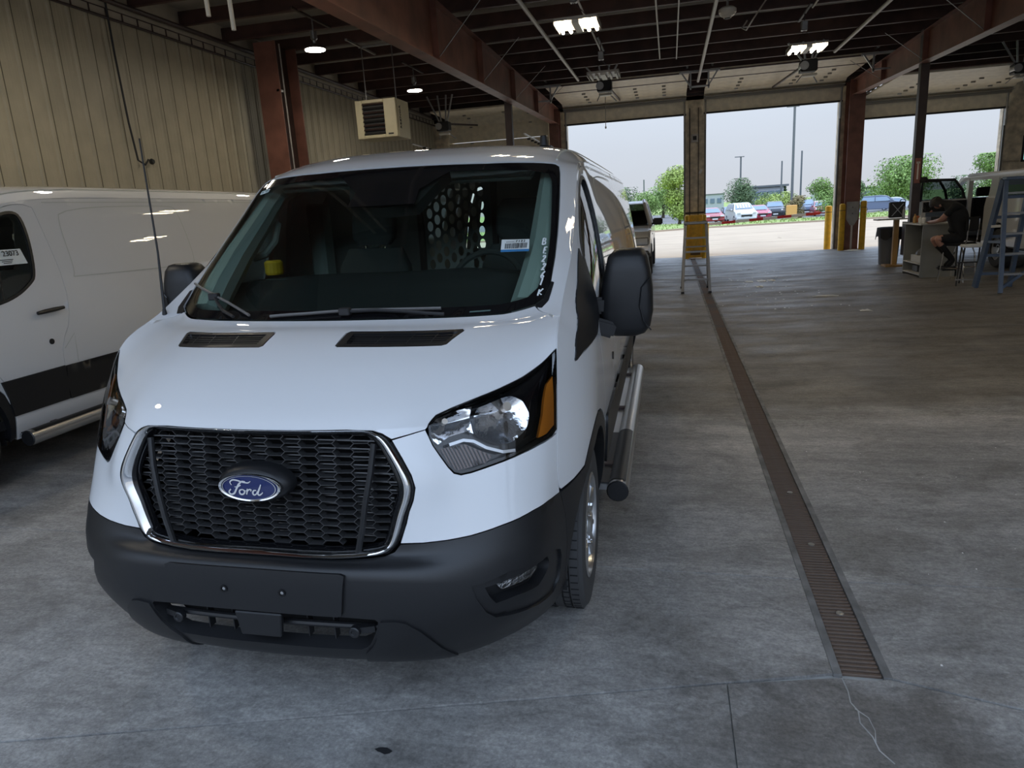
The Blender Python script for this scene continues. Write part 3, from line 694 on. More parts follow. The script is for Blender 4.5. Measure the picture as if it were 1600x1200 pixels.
def panel(name, poly, m, parent, kind='F', off=0., thick=.008, holes=(), step=.03, mirror=False, gap=.002, smooth=True, flip=False, offf=None):
    met = np.array(MET[kind]); surf, norm = (surfF, normF) if kind == 'F' else (surfG, normG)
    if gap: poly = inset(poly, gap, met); holes = [inset(h, -gap, met) for h in holes]
    loops = [subdiv(poly, step, met)] + [subdiv(h, step, met) for h in holes]
    pa = np.array(poly); lo, hi = pa.min(0), pa.max(0)
    gx = np.arange(lo[0], hi[0], step / met[0]); gy = np.arange(lo[1], hi[1], step / met[1])
    gp = np.stack(np.meshgrid(gx, gy), -1).reshape(-1, 2)
    keep = pip(poly, gp) & (distpoly(poly, gp, met) > step * .45)
    for h in holes: keep &= ~pip(h, gp) & (distpoly(h, gp, met) > step * .45)
    gp = gp[keep]
    v2 = []; ed = []
    for lp in loops:
        o = len(v2); v2 += lp; ed += [(o + i, o + (i + 1) % len(lp)) for i in range(len(lp))]
    nb = len(v2); v2 = np.array(v2 + [tuple(p) for p in gp])
    r = delaunay_2d_cdt([Vector(p * met) for p in v2], ed, [], 0, 1e-7)
    V2 = np.array([tuple(p) for p in r[0]]) / met
    tris = np.array([f for f in r[2] if len(f) == 3]); cen = V2[tris].mean(1)
    ok = pip(poly, cen)
    for h in holes: ok &= ~pip(h, cen)
    tris = tris[ok]
    N_ = norm(V2); o_ = off if offf is None else offf(V2)[:, None]
    P3 = surf(V2) + N_ * o_
    # make the triangles face outwards
    t0 = tris[:, 0]; fn = np.cross(P3[tris[:, 1]] - P3[t0], P3[tris[:, 2]] - P3[t0]); bad = (fn * N_[t0]).sum(1) < 0
    tris[bad] = tris[bad][:, ::-1]
    vs = [tuple(p) for p in P3]; fs = [tuple(t) for t in tris]
    if thick:
        cnt = {}
        for t in fs:
            for i in range(3):
                a, b = t[i], t[(i + 1) % 3]; cnt[(a, b)] = cnt.get((a, b), 0) + 1
        be = [e for e in cnt if (e[1], e[0]) not in cnt]; mp = {}; back = P3 - N_ * thick
        for a, b in be:
            for q in (a, b):
                if q not in mp:
                    mp[q] = (len(vs), len(vs) + 1); vs += [tuple(P3[q]), tuple(back[q])]
            fs.append((mp[b][0], mp[a][0], mp[a][1], mp[b][1]))
    if mirror:
        vs = [(-x, y, z) for x, y, z in vs]; fs = [f[::-1] for f in fs]
    me = bpy.data.meshes.new(name); me.from_pydata(vs, [], fs); me.materials.append(m)
    if smooth: me.polygons.foreach_set('use_smooth', [True] * len(fs))
    ob = bpy.data.objects.new(name, me); COL.objects.link(ob)
    if parent: ob.parent = parent
    return ob
def both(name, poly, m, parent, **k):
    return panel(name, poly, m, parent, **k), panel(name, poly, m, parent, mirror=True, **k)
def sym(half):
    """outline given on the right from the centre line round to the centre line again"""
    return list(half) + [(-u, v) for u, v in reversed(half) if abs(u) > 1e-6]
def ribbon(pts, w, kind='F', off=.002, mirror=False):
    """polyline in surface coordinates turned into a raised flat stroke"""
    met = np.array(MET[kind]); surf, norm = (surfF, normF) if kind == 'F' else (surfG, normG)
    a = np.array(pts, float); P3 = surf(a) + norm(a) * off; N_ = norm(a)
    q = MB(); L_ = []
    for i in range(len(a)):
        t = P3[min(i + 1, len(a) - 1)] - P3[max(i - 1, 0)]; t /= np.linalg.norm(t) + 1e-9
        s = np.cross(N_[i], t); s /= np.linalg.norm(s) + 1e-9
        L_.append([tuple(P3[i] - s * w / 2), tuple(P3[i] + s * w / 2)])
    q.grid(L_); return q

# ---- van materials
M['paint'] = mat('van_white_paint', (.79, .80, .81), .55, coat=1., spec=.2)
M['paint'].node_tree.nodes['Principled BSDF'].inputs['Coat Roughness'].default_value = .015
M['blackpl'] = mat('black_grained_plastic', (.011, .0115, .013), .42, bump=.08, bscale=400, spec=.5)
M['gloss'] = mat('black_gloss', (.006, .006, .007), .08, spec=.5)
M['frit'] = mat('black_frit', (.006, .006, .007), .06, spec=.5)
M['chrome'] = mat('chrome', (.86, .87, .88), .07, metal=1.)
M['satin'] = mat('satin_silver', (.55, .56, .57), .3, metal=.9)
M['ws'] = glass_mat('windscreen_glass', (.76, .90, .83), .8)
M['sideglass'] = glass_mat('side_glass', (.80, .87, .84))
M['clear'] = glass_mat('clear_lens', (.97, .97, .97), .55)
M['amber'] = mat('amber_lens', (.62, .20, .02), .2, emit=None)
M['tyre'] = mat('tyre_rubber', (.055, .055, .056), .75, bump=.1)
M['alloy'] = mat('wheel_alloy', (.62, .63, .64), .28, metal=.9)
M['trim'] = mat('cab_trim_grey', (.55, .58, .55), .7)
M['dash'] = mat('dash_black', (.030, .031, .032), .6)
M['seat'] = mat('seat_cloth', (.05, .052, .052), .9, bump=.2, bscale=300)
M['bulk'] = mat('bulkhead_grey', (.40, .40, .38), .6, metal=.2)
M['mesh'] = mat('grille_black', (.040, .040, .041), .35, spec=.6)
M['blue'] = mat('badge_blue', (.010, .020, .105), .15, coat=1.)
M['sign'] = mat('sticker_white', (.80, .86, .86), .5)
M['stickblue'] = mat('sticker_blue', (.04, .22, .50), .5)
M['ink'] = mat('printing_black', (.02, .02, .02), .6)
M['marker'] = mat('marker_white', (.85, .90, .92), .6)
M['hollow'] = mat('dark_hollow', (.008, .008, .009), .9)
M['rad'] = mat('radiator_alloy', (.16, .16, .155), .45, metal=.6)
M['lensgrey'] = mat('signal_reflector', (.14, .11, .10), .25, metal=.6)

HL = [(5.94, 7.25), (5.596, 7.165), (4.961, 7.171), (4.317, 7.134), (3.866, 7.081), (3.533, 7.032), (3.264, 6.988), (3.071, 6.987), (2.943, 7.062), (2.855, 7.21), (2.767, 7.453), (2.708, 7.673), (2.70, 7.885), (2.745, 8.25), (2.833, 8.894), (2.909, 9.19), (3.168, 9.434), (3.456, 9.623), (3.766, 9.772), (4.135, 9.885), (4.56, 9.969), (4.939, 10.102), (5.437, 10.246), (5.82, 10.374), (5.95, 10.44)]
GR = [(0, 8.96), (1.219, 8.95), (1.64, 8.77), (1.814, 8.341), (1.942, 7.952), (1.976, 7.539), (2.0, 7.17), (2.027, 6.855), (2.039, 6.504), (2.026, 5.82), (1.955, 5.177), (1.86, 4.91), (1.713, 4.766), (1.495, 4.716), (0, 4.717)]
WB = [(1.955, 5.14), (2.329, 5.086), (2.785, 5.079), (3.219, 5.106), (3.857, 5.231), (4.716, 5.289), (5.313, 5.234), (5.97, 5.03)]
OPEN = [(0, 2.89), (1.187, 2.87), (1.55, 2.84), (1.60, 2.74), (1.471, 2.122), (1.381, 1.769), (1.256, 1.60), (0, 1.60)]
FOG = [(3.208, 3.562), (4.069, 3.657), (5.442, 3.385), (5.70, 3.1), (5.746, 2.804), (5.70, 1.98), (5.45, 1.66), (4.68, 1.974), (3.984, 2.224), (3.664, 2.362), (3.484, 2.672), (3.319, 3.175)]
FOGI = [(3.509, 3.421), (4.923, 3.403), (5.248, 3.347), (5.32, 3.1), (5.201, 2.872), (4.897, 2.685), (4.226, 2.82), (3.738, 2.837), (3.614, 3.111)]
FOGL = [(3.819, 3.366), (4.921, 3.358), (5.04, 3.157), (4.809, 3.027), (3.972, 3.111)]
VENT = [(0.556, 12.985), (2.913, 13.017), (2.985, 12.901), (2.685, 12.132), (2.558, 12.071), (0.552, 12.039), (0.518, 12.101), (0.522, 12.861)]
REFL = [(3.617, 9.145), (3.9, 9.32), (4.128, 9.39), (4.337, 9.271), (4.523, 8.898), (4.63, 8.6), (4.685, 8.264), (4.764, 7.84), (4.677, 7.615), (4.445, 7.469), (4.134, 7.381), (3.895, 7.39), (3.72, 7.496), (3.53, 7.697), (3.517, 7.875)]
HI = [(2.85, 8.75), (2.95, 9.1), (3.187, 9.30), (3.55, 9.40), (3.50, 7.875), (3.50, 7.73), (3.409, 7.83), (3.116, 7.779), (2.856, 7.653), (2.77, 7.80), (2.79, 8.2)]
AMB = [(5.80, 9.0), (5.87, 8.2), (5.90, 7.36), (5.4, 7.28), (4.971, 7.297), (5.213, 7.751), (5.359, 8.441), (5.45, 8.8)]
SIG = [(2.851, 7.58), (3.315, 7.573), (3.708, 7.23), (3.565, 7.117), (3.02, 7.084), (2.893, 7.239)]
WS = [(0, 17.0), (1.8, 16.99), (3.2, 17.08), (4.3, 17.12), (4.66, 17.05), (4.80, 16.75), (5.0, 15.73), (5.15, 14.91), (5.27, 14.45), (5.17, 14.13), (4.873, 14.03), (4.32, 13.985), (3.72, 13.94), (2.07, 13.935), (0, 13.93)]
CLR = [(0, 15.99), (0.62, 15.99), (0.60, 16.32), (1.05, 16.72), (3.1, 16.72), (3.95, 16.66), (4.2, 16.45), (4.62, 15.33), (4.80, 14.74), (4.72, 14.42), (4.40, 14.28), (3.4, 14.20), (0, 14.20)]
SEAMV = [v for v in np.arange(5.05, 17.9, .25)]
_s = lambda v: (float(SF(6., v)[1]), float(SF(6., v)[2]))
SAIL = [(.726, 1.155), (.787, 1.224), (.955, 1.309), (1.146, 1.404), (1.36, 1.535), (1.345, 1.45), (1.315, 1.36), (1.285, 1.235), (1.147, 1.181), (.826, 1.165), (.74, 1.147)]
DOORP = [(.726, 1.155), (.787, 1.224), (.955, 1.309), (1.146, 1.404), (1.37, 1.545), (1.66, 1.79), (1.80, 1.873), (1.90, 1.907), (2.02, 1.918), (2.10, 1.89), (2.10, 1.75), (2.14, 1.32), (2.09, 1.05), (1.98, .90), (1.965, .725), (1.455, .725), (1.40, .82), (1.33, .95), (1.27, 1.09), (1.215, 1.165), (1.147, 1.178), (.826, 1.162), (.74, 1.147)]
WINP = [(1.385, 1.505), (1.52, 1.635), (1.70, 1.782), (1.80, 1.838), (1.92, 1.858), (1.965, 1.82), (1.947, 1.62), (1.90, 1.41), (1.85, 1.365), (1.729, 1.296), (1.564, 1.25), (1.31, 1.235), (1.335, 1.37)]
WINP = smooth_poly(WINP, 2, 100); DOORP = smooth_poly(DOORP, 1, 55)
def arc(cy, cz, r, a0, a1, n=14): return [(cy + r * math.cos(R(a0 + (a1 - a0) * k / n)), cz + r * math.sin(R(a0 + (a1 - a0) * k / n))) for k in range(n + 1)]
AY, AZ, RY = 1.022, .36, 4.77
ARCI = arc(AY, AZ, .43, 188, -8, 18)                     # front arch opening, front to rear
ARCO = [(.495, .722), (.60, .728), (.717, .739), (.784, .80), (.86, .84), (.928, .862), (1.02, .868), (1.127, .846), (1.25, .80), (1.372, .724), (1.44, .64), (1.475, .55), (1.49, .48), (1.49, .32)]
BSIDE = [(.56, .262), (.565, .30), (.565, .40), (.565, .50), (.54, .62)] + ARCO + [(1.455, .30)] + ARCI[::-1] + [(.59, .262)]
RARCO = arc(RY, AZ, .50, 188, -8, 18)

def flat_panel(name, out, holes, y, m, parent):
    v2 = list(out); ed = [(i, (i + 1) % len(out)) for i in range(len(out))]
    for h in holes:
        o = len(v2); v2 += h; ed += [(o + i, o + (i + 1) % len(h)) for i in range(len(h))]
    r = delaunay_2d_cdt([Vector(p) for p in v2], ed, [], 0, 1e-7)
    P2 = np.array([tuple(p) for p in r[0]]); T_ = np.array([f for f in r[2]]); ce = P2[T_].mean(1); ok = pip(out, ce)
    for h in holes: ok &= ~pip(h, ce)
    return MB().add([(x, y, z) for x, z in P2], [tuple(t) for t in T_[ok]]).build(name, m, parent)

def van(prefix_label, sticker=False, front=True, mats=M):
    V = empty('cargo_van', (0, 0, 0))
    # ---------- hood, wings, nose
    hood = sym([(0, 8.96), (1.219, 8.95), (1.64, 8.77), (1.814, 8.341), (1.95, 7.99), (2.32, 8.085), (2.68, 8.149), (2.735, 8.25), (2.823, 8.894), (2.90, 9.19), (3.16, 9.444), (3.45, 9.635), (3.766, 9.785), (4.135, 9.90), (4.56, 9.985), (4.939, 10.118), (5.437, 10.262), (5.82, 10.39), (5.965, 10.47), (5.965, 12.95), (4.887, 14.0), (4.32, 13.97), (3.72, 13.925), (2.07, 13.92), (0, 13.915)])
    ho = panel('hood', hood, M['paint'], V, holes=[VENT, [(-u, v) for u, v in VENT]], thick=.02, gap=.002)
    fas = [(1.955, 5.16), (2.026, 5.82), (2.039, 6.504), (2.027, 6.855), (2.0, 7.17), (1.976, 7.539), (1.95, 7.97), (2.32, 8.07), (2.675, 8.135), (2.695, 7.885), (2.70, 7.673), (2.757, 7.45), (2.845, 7.20), (2.935, 7.045), (3.065, 6.97), (3.264, 6.97), (3.533, 7.012), (3.866, 7.062), (4.317, 7.115), (4.961, 7.152), (5.596, 7.147), (5.97, 7.16), (5.97, 5.03)] + WB[::-1][1:-1]
    both('front_fascia', fas, M['paint'], V, thick=.02, gap=.0015)
    # bumper, with the shelf and lower lip already in the skin
    bump = sym([(0, .02), (5.999, .02), (5.999, 5.0), (5.313, 5.20), (4.716, 5.255), (3.857, 5.197), (3.219, 5.072), (2.785, 5.045), (2.329, 5.052), (1.965, 5.11), (1.87, 4.86), (1.713, 4.72), (1.495, 4.67), (0, 4.67)])
    bu = panel('bumper', bump, M['blackpl'], V, holes=[smooth_poly(sym(OPEN), 1), FOG, [(-u, v) for u, v in FOG]], thick=.05, gap=0)
    for s in (False, True):
        panel('bumper_corner', BSIDE, M['blackpl'], V, kind='G', mirror=s, off=.0005, thick=.05, gap=0, step=.025)
        # fog lamp pocket
        fp = panel('fog_surround', FOG, M['blackpl'], V, holes=[FOGI], off=-.010, thick=.05, gap=.0, mirror=s, step=.02)
        panel('fog_pocket', inset(FOGI, -.004, MET['F']), M['blackpl'], fp, off=-.05, thick=0, gap=0, mirror=s, step=.02)
        fl = panel('fog_lamp', FOGL, mat('fog_reflector', (.75, .76, .78), .18, metal=1., var=.6, vscale=40, bump=.8, bscale=70) if not s else bpy.data.materials['fog_reflector'], V, off=-.030, thick=.02, gap=0, mirror=s, step=.012)
        panel('fog_lens', FOGL, M['clear'], fl, off=-.026, thick=0, gap=0, mirror=s, step=.02)
    # lower opening: dark back, bar, knobs, fins, centre plate
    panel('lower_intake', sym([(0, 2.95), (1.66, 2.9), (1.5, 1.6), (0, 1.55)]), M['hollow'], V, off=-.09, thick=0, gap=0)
    def fy(x, z): return .004 + .10 * x * x * .9
    MB().tube([(x, fy(abs(x), 0) + .042, .415) for x in np.linspace(-.39, .39, 15)], .011, 8).build('intake_bar', M['blackpl'], V, smooth=True)
    MB().tube([(x, fy(abs(x), 0) + .055, .443) for x in np.linspace(-.40, .40, 15)], .008, 6).build('intake_bar', M['blackpl'], V, smooth=True)
    for x in (-.323, .323):
        k = MB(); mm = Matrix.Translation((x, .024, .413)) @ Matrix.Rotation(R(90), 4, 'X')
        k.lathe([(0, -.01), (.019, -.01), (.019, .008), (.016, .011), (.010, .011), (.008, .008), (0, .008)], 16, mm)
        k.bar((x, .035, .413), (x + math.copysign(.06, x), .05, .417), .022).build('intake_knob', M['blackpl'], V, smooth=True)
    for x in (-.235, -.14, .14, .235): MB().box((x, .07, .415), (.004, .03, .115)).build('intake_fin', M['blackpl'], V)
    MB().prism([(-.085, 0), (.085, 0), (.075, -.085), (-.07, -.085)], .02, Matrix.Translation((0, .012, .472)) @ Matrix.Rotation(R(90), 4, 'X')).build('tow_cover', M['blackpl'], V, bevel=.004)
    # raised plate holder with two screws
    pl_ = sym([(0, 3.95), (1.14, 3.95), (1.20, 3.90), (1.11, 2.97), (1.05, 2.93), (0, 2.93)])
    ph = panel('plate_holder', pl_, M['blackpl'], V, off=.012, thick=.016, gap=0)
    for x in (-.104, .104):
        MB().lathe([(.013, 0), (.013, .004), (.008, .004), (.008, -.004), (0, -.004)], 14, Matrix.Translation((x, -.0135, .557)) @ Matrix.Rotation(R(90), 4, 'X')).build('screw_socket', M['gloss'], ph)
        MB().lathe([(0, -.002), (.006, -.002), (.0055, .003), (0, .004)], 10, Matrix.Translation((x + .001, -.0135, .557)) @ Matrix.Rotation(R(90), 4, 'X')).build('screw', M['satin'], ph)
    # chin panels either side of the intake
    for s in (False, True):
        panel('chin_panel', [(1.63, 2.80), (1.842, 2.83), (2.0, 2.76), (2.21, 2.418), (2.40, 1.85), (2.70, .75), (2.75, .25), (1.2, .25), (1.30, 1.45), (1.42, 1.75), (1.52, 2.12)], M['blackpl'], V, off=.007, thick=.012, gap=0, mirror=s)
    # ---------- grille
    gfull = sym(GR); gs = smooth_poly(gfull, 2, 60)
    gb = np.array(gs)
    def loop3(poly, off): a = np.array(poly); return surfF(a) + normF(a) * off
    met = MET['F']
    def ring(name, d0, d1, o0, oc, o1, m, par, n=5):
        la = [inset(gs, d0 + (d1 - d0) * t, met) for t in np.linspace(0, 1, n)]
        of = [o0 + (oc - o0) * math.sin(math.pi * t) * 1.0 + (o1 - o0) * t for t in np.linspace(0, 1, n)]
        rows = [list(map(tuple, loop3(l, o))) + [tuple(loop3(l, o)[0])] for l, o in zip(la, of)]
        return MB().grid(rows).build(name, m, par, smooth=True, angle=60)
    gr = ring('grille_frame', .0, .008, -.012, .0, -.004, M['gloss'], V, 3)
    gr2 = ring('chrome_surround', .006, .034, -.004, .016, -.012, M['chrome'], V, 7)
    ring('chrome_lip', .033, .044, -.012, .002, -.035, M['gloss'], gr2, 4)
    # honeycomb: long hexagon cells as real walls, cut to the opening
    inner = inset(gs, .040, met)
    ia = loop3(inner, -.02); ixz = ia[:, [0, 2]]
    cw, chh, wall = .0585, .0272, .0024                        # half pitch across, row height
    def yat(x, z):                                           # depth of the mesh sheet
        return .098 + .16 * x * x - .05 * (z - .86) * 0 + np.interp(z, [.66, .78, .9, 1.05], [0., .0, .012, .03])
    segs = set(); key = lambda p: (round(p[0], 4), round(p[1], 4))
    hexm = MB(); tip = .014
    for r_ in range(-10, 10):
        for c_ in range(-11, 12):
            cx = c_ * cw; cz = .862 + r_ * chh + (chh / 2 if c_ % 2 else 0)
            w2 = cw - tip * .5
            hx = [(cx - cw / 2 + tip / 2, cz + chh / 2), (cx + cw / 2 - tip / 2, cz + chh / 2), (cx + cw / 2 + tip / 2, cz), (cx + cw / 2 - tip / 2, cz - chh / 2), (cx - cw / 2 + tip / 2, cz - chh / 2), (cx - cw / 2 - tip / 2, cz)]
            if not pip(ixz, np.array([[cx, cz]]))[0]: continue
            for i in range(6):
                a, b = hx[i], hx[(i + 1) % 6]
                if a > b: a, b = b, a
                k_ = (key(a), key(b))
                if k_ in segs: continue
                segs.add(k_)
                ok = pip(ixz, np.array([a, b]))
                if not ok.any(): continue
                if not ok.all():
                    # trim the wall at the frame
                    pa, pb = np.array(a), np.array(b)
                    if not ok[0]: pa, pb = pb, pa
                    lo_, hi_ = 0., 1.
                    for _ in range(10):
                        md = (lo_ + hi_) / 2
                        if pip(ixz, (pa + (pb - pa) * md)[None])[0]: lo_ = md
                        else: hi_ = md
                    a, b = tuple(pa), tuple(pa + (pb - pa) * min(1, hi_ + .1))
                d = np.array(b) - np.array(a); L_ = np.linalg.norm(d)
                if L_ < 1e-4: continue
                nx = np.array((-d[1], d[0])) / L_ * wall / 2
                vs = []
                for (p, dy) in ((a, 0), (b, 0), (b, .030), (a, .030)):
                    for sgn in (-1, 1): vs.append((p[0] + sgn * nx[0], float(yat(p[0], p[1])) + dy, p[1] + sgn * nx[1]))
                hexm.add(vs, [(0, 1, 3, 2), (0, 2, 4, 6), (1, 7, 5, 3), (4, 5, 7, 6), (0, 6, 7, 1), (2, 3, 5, 4)])
    gmesh = hexm.build('grille_mesh', M['mesh'], V)
    # louvres behind the mesh, radiator further back
    lv = MB()
    for k in range(13):
        z = .69 + k * .0272
        hw_ = np.interp(z, [.67, .72, .88, 1.0, 1.06], [.36, .41, .47, .42, .38])
        lv.box((0, .155, z), (2 * hw_, .03, .004), (R(-20), 0, 0))
    lv.build('grille_louvre', M['mesh'], V)
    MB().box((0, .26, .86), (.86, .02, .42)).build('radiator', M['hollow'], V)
    for s in (-1, 1):
        for k in range(9): MB().box((s * .455, .20, .70 + k * .035), (.055, .02, .016)).build('radiator_tank', M['rad'], V) if s > 0 else None
        a = np.array((s * .403, .128, 1.018)); b = np.array((s * .375, .088, .84)); c = np.array((s * .338, .074, .668))
        MB().tube([tuple(a), tuple((a + b) / 2 + (s * .004, -.002, 0)), tuple(b), tuple((b + c) / 2 + (s * .003, -.001, 0)), tuple(c)], .0105, 8).build('grille_bar', M['blackpl'], V, smooth=True)
    # badge on its black pod
    pod = MB(); mm = Matrix.Translation((.004, .076, .892)) @ Matrix.Rotation(R(90), 4, 'X') @ Matrix.Scale(.5, 4, (0, 1, 0))
    pod.lathe([(.132, -.03), (.130, -.005), (.122, .014), (.11, .024), (0, .024)], 36, mm)
    po = pod.build('badge_pod', M['blackpl'], V, smooth=True)
    mb_ = Matrix.Translation((.004, .049, .890)) @ Matrix.Rotation(R(90), 4, 'X') @ Matrix.Scale(.42, 4, (0, 1, 0))
    bd = MB().lathe([(.112, -.01), (.112, .006), (.108, .012), (.100, .010), (.100, .006)], 40, mb_, close=False).build('badge_rim', M['chrome'], po, smooth=True)
    MB().lathe([(.102, .0), (.098, .009), (0, .012)], 40, mb_, close=False).build('badge_face', M['blue'], po, smooth=True)
    MB().lathe([(.0925, .0125), (.0955, .0125)], 40, mb_, close=False).build('badge_line', M['chrome'], po)
    # script lettering drawn with brush strokes
    def stroke(pts, ws):
        a = [np.array(p, float) for p in pts]
        # Catmull-Rom through the points
        o = []; ow = []
        for i in range(len(a) - 1):
            p0, p1, p2, p3 = a[max(i - 1, 0)], a[i], a[i + 1], a[min(i + 2, len(a) - 1)]
            for t in np.linspace(0, 1, 6, endpoint=False):
                w = crw(np.array(t)); o.append(w[0] * p0 + w[1] * p1 + w[2] * p2 + w[3] * p3); ow.append(ws[i] + (ws[i + 1] - ws[i]) * t)
        o.append(a[-1]); ow.append(ws[-1])
        q = MB(); rows = []
        for i, p in enumerate(o):
            t = o[min(i + 1, len(o) - 1)] - o[max(i - 1, 0)]; t = t / (np.linalg.norm(t) + 1e-9); n_ = np.array((-t[1], t[0])) * ow[i] / 2
            yb = .0355 + .09 * ((p[0]) ** 2)
            rows.append([(p[0] - n_[0] + .004, yb, p[1] - n_[1] + .890), (p[0] + n_[0] + .004, yb, p[1] + n_[1] + .890)])
        q.grid(rows); return q
    S_ = .001
    sc = MB()
    for pts, ws in (
        ([(-62, -6), (-70, -16), (-64, -24), (-52, -20), (-42, -4), (-32, 12), (-20, 22), (-8, 22)], [4, 5, 6, 6, 6, 6, 5, 2]),
        ([(-58, 8), (-62, 18), (-52, 26), (-36, 25), (-18, 20), (0, 18), (10, 24)], [2, 4, 5, 5, 5, 4, 2]),
        ([(-48, 2), (-38, 3), (-28, 8), (-26, 10)], [2, 4, 4, 2]),
        ([(-24, -6), (-32, -10), (-32, -20), (-24, -23), (-16, -17), (-16, -9), (-24, -5), (-12, -10), (-6, -8)], [4, 5, 6, 5, 5, 5, 3, 2, 3]),
        ([(-6, -6), (-4, -4), (-6, -12), (-9, -22), (-5, -12), (2, -5), (8, -6), (6, -11)], [3, 4, 5, 4, 3, 4, 5, 3]),
        ([(26, -7), (18, -8), (13, -16), (16, -23), (24, -20), (30, -10)], [3, 5, 6, 5, 4, 3]),
        ([(44, 14), (40, 4), (34, -8), (30, -18), (34, -23), (42, -19), (48, -13)], [3, 5, 6, 6, 5, 4, 2])):
        q = stroke([(x * S_ * 1.02, y * S_ * .98) for x, y in pts], [w * S_ for w in ws]); sc.add(q.v, q.f)
    sc.build('badge_script', mat('script_silver', (.88, .88, .90), .25, metal=.5), po, fix=False)
    # ---------- hood vents
    for s in (False, True):
        ve = panel('hood_vent', VENT, M['blackpl'], V, holes=[inset(VENT, .018, met)], off=.0, thick=.02, gap=.001, mirror=s)
        panel('vent_floor', VENT, M['hollow'], ve, off=-.02, thick=0, gap=0, mirror=s)
        sl = MB(); vi = inset(VENT, .016, met)
        for k in range(6):
            v = 12.18 + k * .135
            us_ = [u for u in np.linspace(.4, 3., 120) if pip(vi, np.array([[u, v]]))[0]]
            if len(us_) > 4:
                q = ribbon([(u, v) for u in np.linspace(us_[0], us_[-1], 10)], .0045, off=-.003); sl.add(q.v, q.f)
        for u0 in (1.05, 1.65, 2.2):
            q = ribbon([(u0 + (v - 12.1) * .12, v) for v in np.linspace(12.14, 12.9, 5)], .004, off=-.004); sl.add(q.v, q.f)
        if s: sl.v = [(-x, y, z) for x, y, z in sl.v]
        sl.build('vent_slat', M['blackpl'], ve)
    # ---------- headlamps
    hlref = mat('lamp_reflector', (.86, .88, .92), .10, metal=1., bump=.45, bscale=14) if 'lamp_reflector' not in bpy.data.materials else bpy.data.materials['lamp_reflector']
    for s in (False, True):
        h = panel('headlamp', HL, M['gloss'], V, holes=[inset(HL, .009, met)], off=.0, thick=.03, gap=.001, mirror=s, step=.02)
        panel('lamp_bezel', inset(HL, .004, met), M['gloss'], h, off=-.05, thick=0, gap=0, mirror=s)
        panel('low_beam_reflector', smooth_poly(REFL, 1), hlref, h, thick=.02, gap=.002, mirror=s, step=.012,
              offf=lambda a: -.016 - .03 * np.clip(1 - (((a[:, 0] - 4.1) / .68) ** 2 + ((a[:, 1] - 8.35) / 1.05) ** 2), 0, 1))
        panel('high_beam_reflector', HI, hlref, h, thick=.02, gap=.002, mirror=s, step=.012,
              offf=lambda a: -.02 - .028 * np.clip(1 - (((a[:, 0] - 3.15) / .42) ** 2 + ((a[:, 1] - 8.55) / .85) ** 2), 0, 1))
        panel('turn_signal', SIG, M['lensgrey'], h, off=-.025, thick=.02, gap=0, mirror=s, step=.02)
        sr = MB()
        for k in range(15):
            u = 2.86 + k * .058; vv = [v for v in np.linspace(7.05, 7.62, 50) if pip(SIG, np.array([[u + (v - 7.3) * -.15, v]]))[0]]
            if len(vv) > 3:
                q = ribbon([(u + (v - 7.3) * -.15, v) for v in np.linspace(vv[0], vv[-1], 4)], .0035, off=-.021); sr.add(q.v, q.f)
        if s: sr.v = [(-x, y, z) for x, y, z in sr.v]
        sr.build('signal_rib', M['gloss'], h)
        # pale curved band between the bowls and the signal
        q = ribbon([(3.05, 7.62), (3.3, 7.66), (3.45, 7.60), (3.62, 7.42), (3.9, 7.26), (4.2, 7.22)], .010, off=-.014)
        if s: q.v = [(-x, y, z) for x, y, z in q.v]
        q.build('lamp_band', M['satin'], h)
        a_ = panel('side_marker', AMB, M['amber'], h, off=-.008, thick=.01, gap=0, mirror=s, step=.02)
        sg_ = -1 if s else 1
        for (u, v, r_, d) in ((4.16, 8.55, .016, -.004), (3.10, 8.55, .010, -.012)):
            p = surfF([(u, v)])[0]; n_ = normF([(u, v)])[0]; c = p + n_ * d; c2 = p + n_ * (d - .03)
            bl = MB().tube([(sg_ * c2[0], c2[1], c2[2]), (sg_ * c[0], c[1], c[2])], [r_ * .8, r_], 12)
            bl.build('bulb_cap', mat('bulb_cap', (.82, .72, .60), .3, metal=.4) if 'bulb_cap' not in bpy.data.materials else bpy.data.materials['bulb_cap'], h, smooth=True)
        panel('lamp_lens', HL, M['clear'], h, off=.0035, thick=.003, gap=.002, mirror=s, step=.02)
    # ---------- windscreen, roof, pillars
    ws = panel('windscreen', sym(WS), M['ws'], V, holes=[], off=-.004, thick=0, gap=.003, step=.032)
    panel('windscreen_frit', sym(WS), M['frit'], ws, holes=[sym(CLR)], off=-.0025, thick=0, gap=.003, step=.03)
    roof = sym([(0, 17.02), (1.8, 17.01), (3.2, 17.10), (4.3, 17.14), (4.69, 17.07), (4.83, 16.75), (5.03, 15.73), (5.18, 14.91), (5.30, 14.45), (5.20, 14.11), (4.90, 14.02), (5.98, 12.97), (6, 23.95), (0, 23.95)])
    ro = panel('roof', roof, M['paint'], V, thick=.01, gap=0, step=.032)
    for s in (-1, 1):
        MB().tube([tuple(SF(4.35 * s, v)) for v in np.linspace(17.5, 23.6, 60)], .006, 6).build('roof_groove', M['trim'], ro)
    MB().tube([tuple(SF(u, 23.95)) for u in np.linspace(-6, 6, 30)], .012, 6).build('roof_edge', M['paint'], ro)
    # cowl end trims, fixed sticker strip at the screen base
    for s in (False, True):
        panel('cowl_trim', [(5.20, 14.10), (5.31, 14.45), (5.45, 14.42), (5.42, 14.05), (5.2, 13.86), (4.92, 13.95), (4.90, 14.02)], M['blackpl'], V, off=.003, thick=.006, gap=0, mirror=s, step=.02)
    # ---------- side bodies, doors, glass
    side = [_s(v) for v in SEAMV if _s(v)[1] > .735 and _s(v)[0] < 5.8 and v < 17.6]
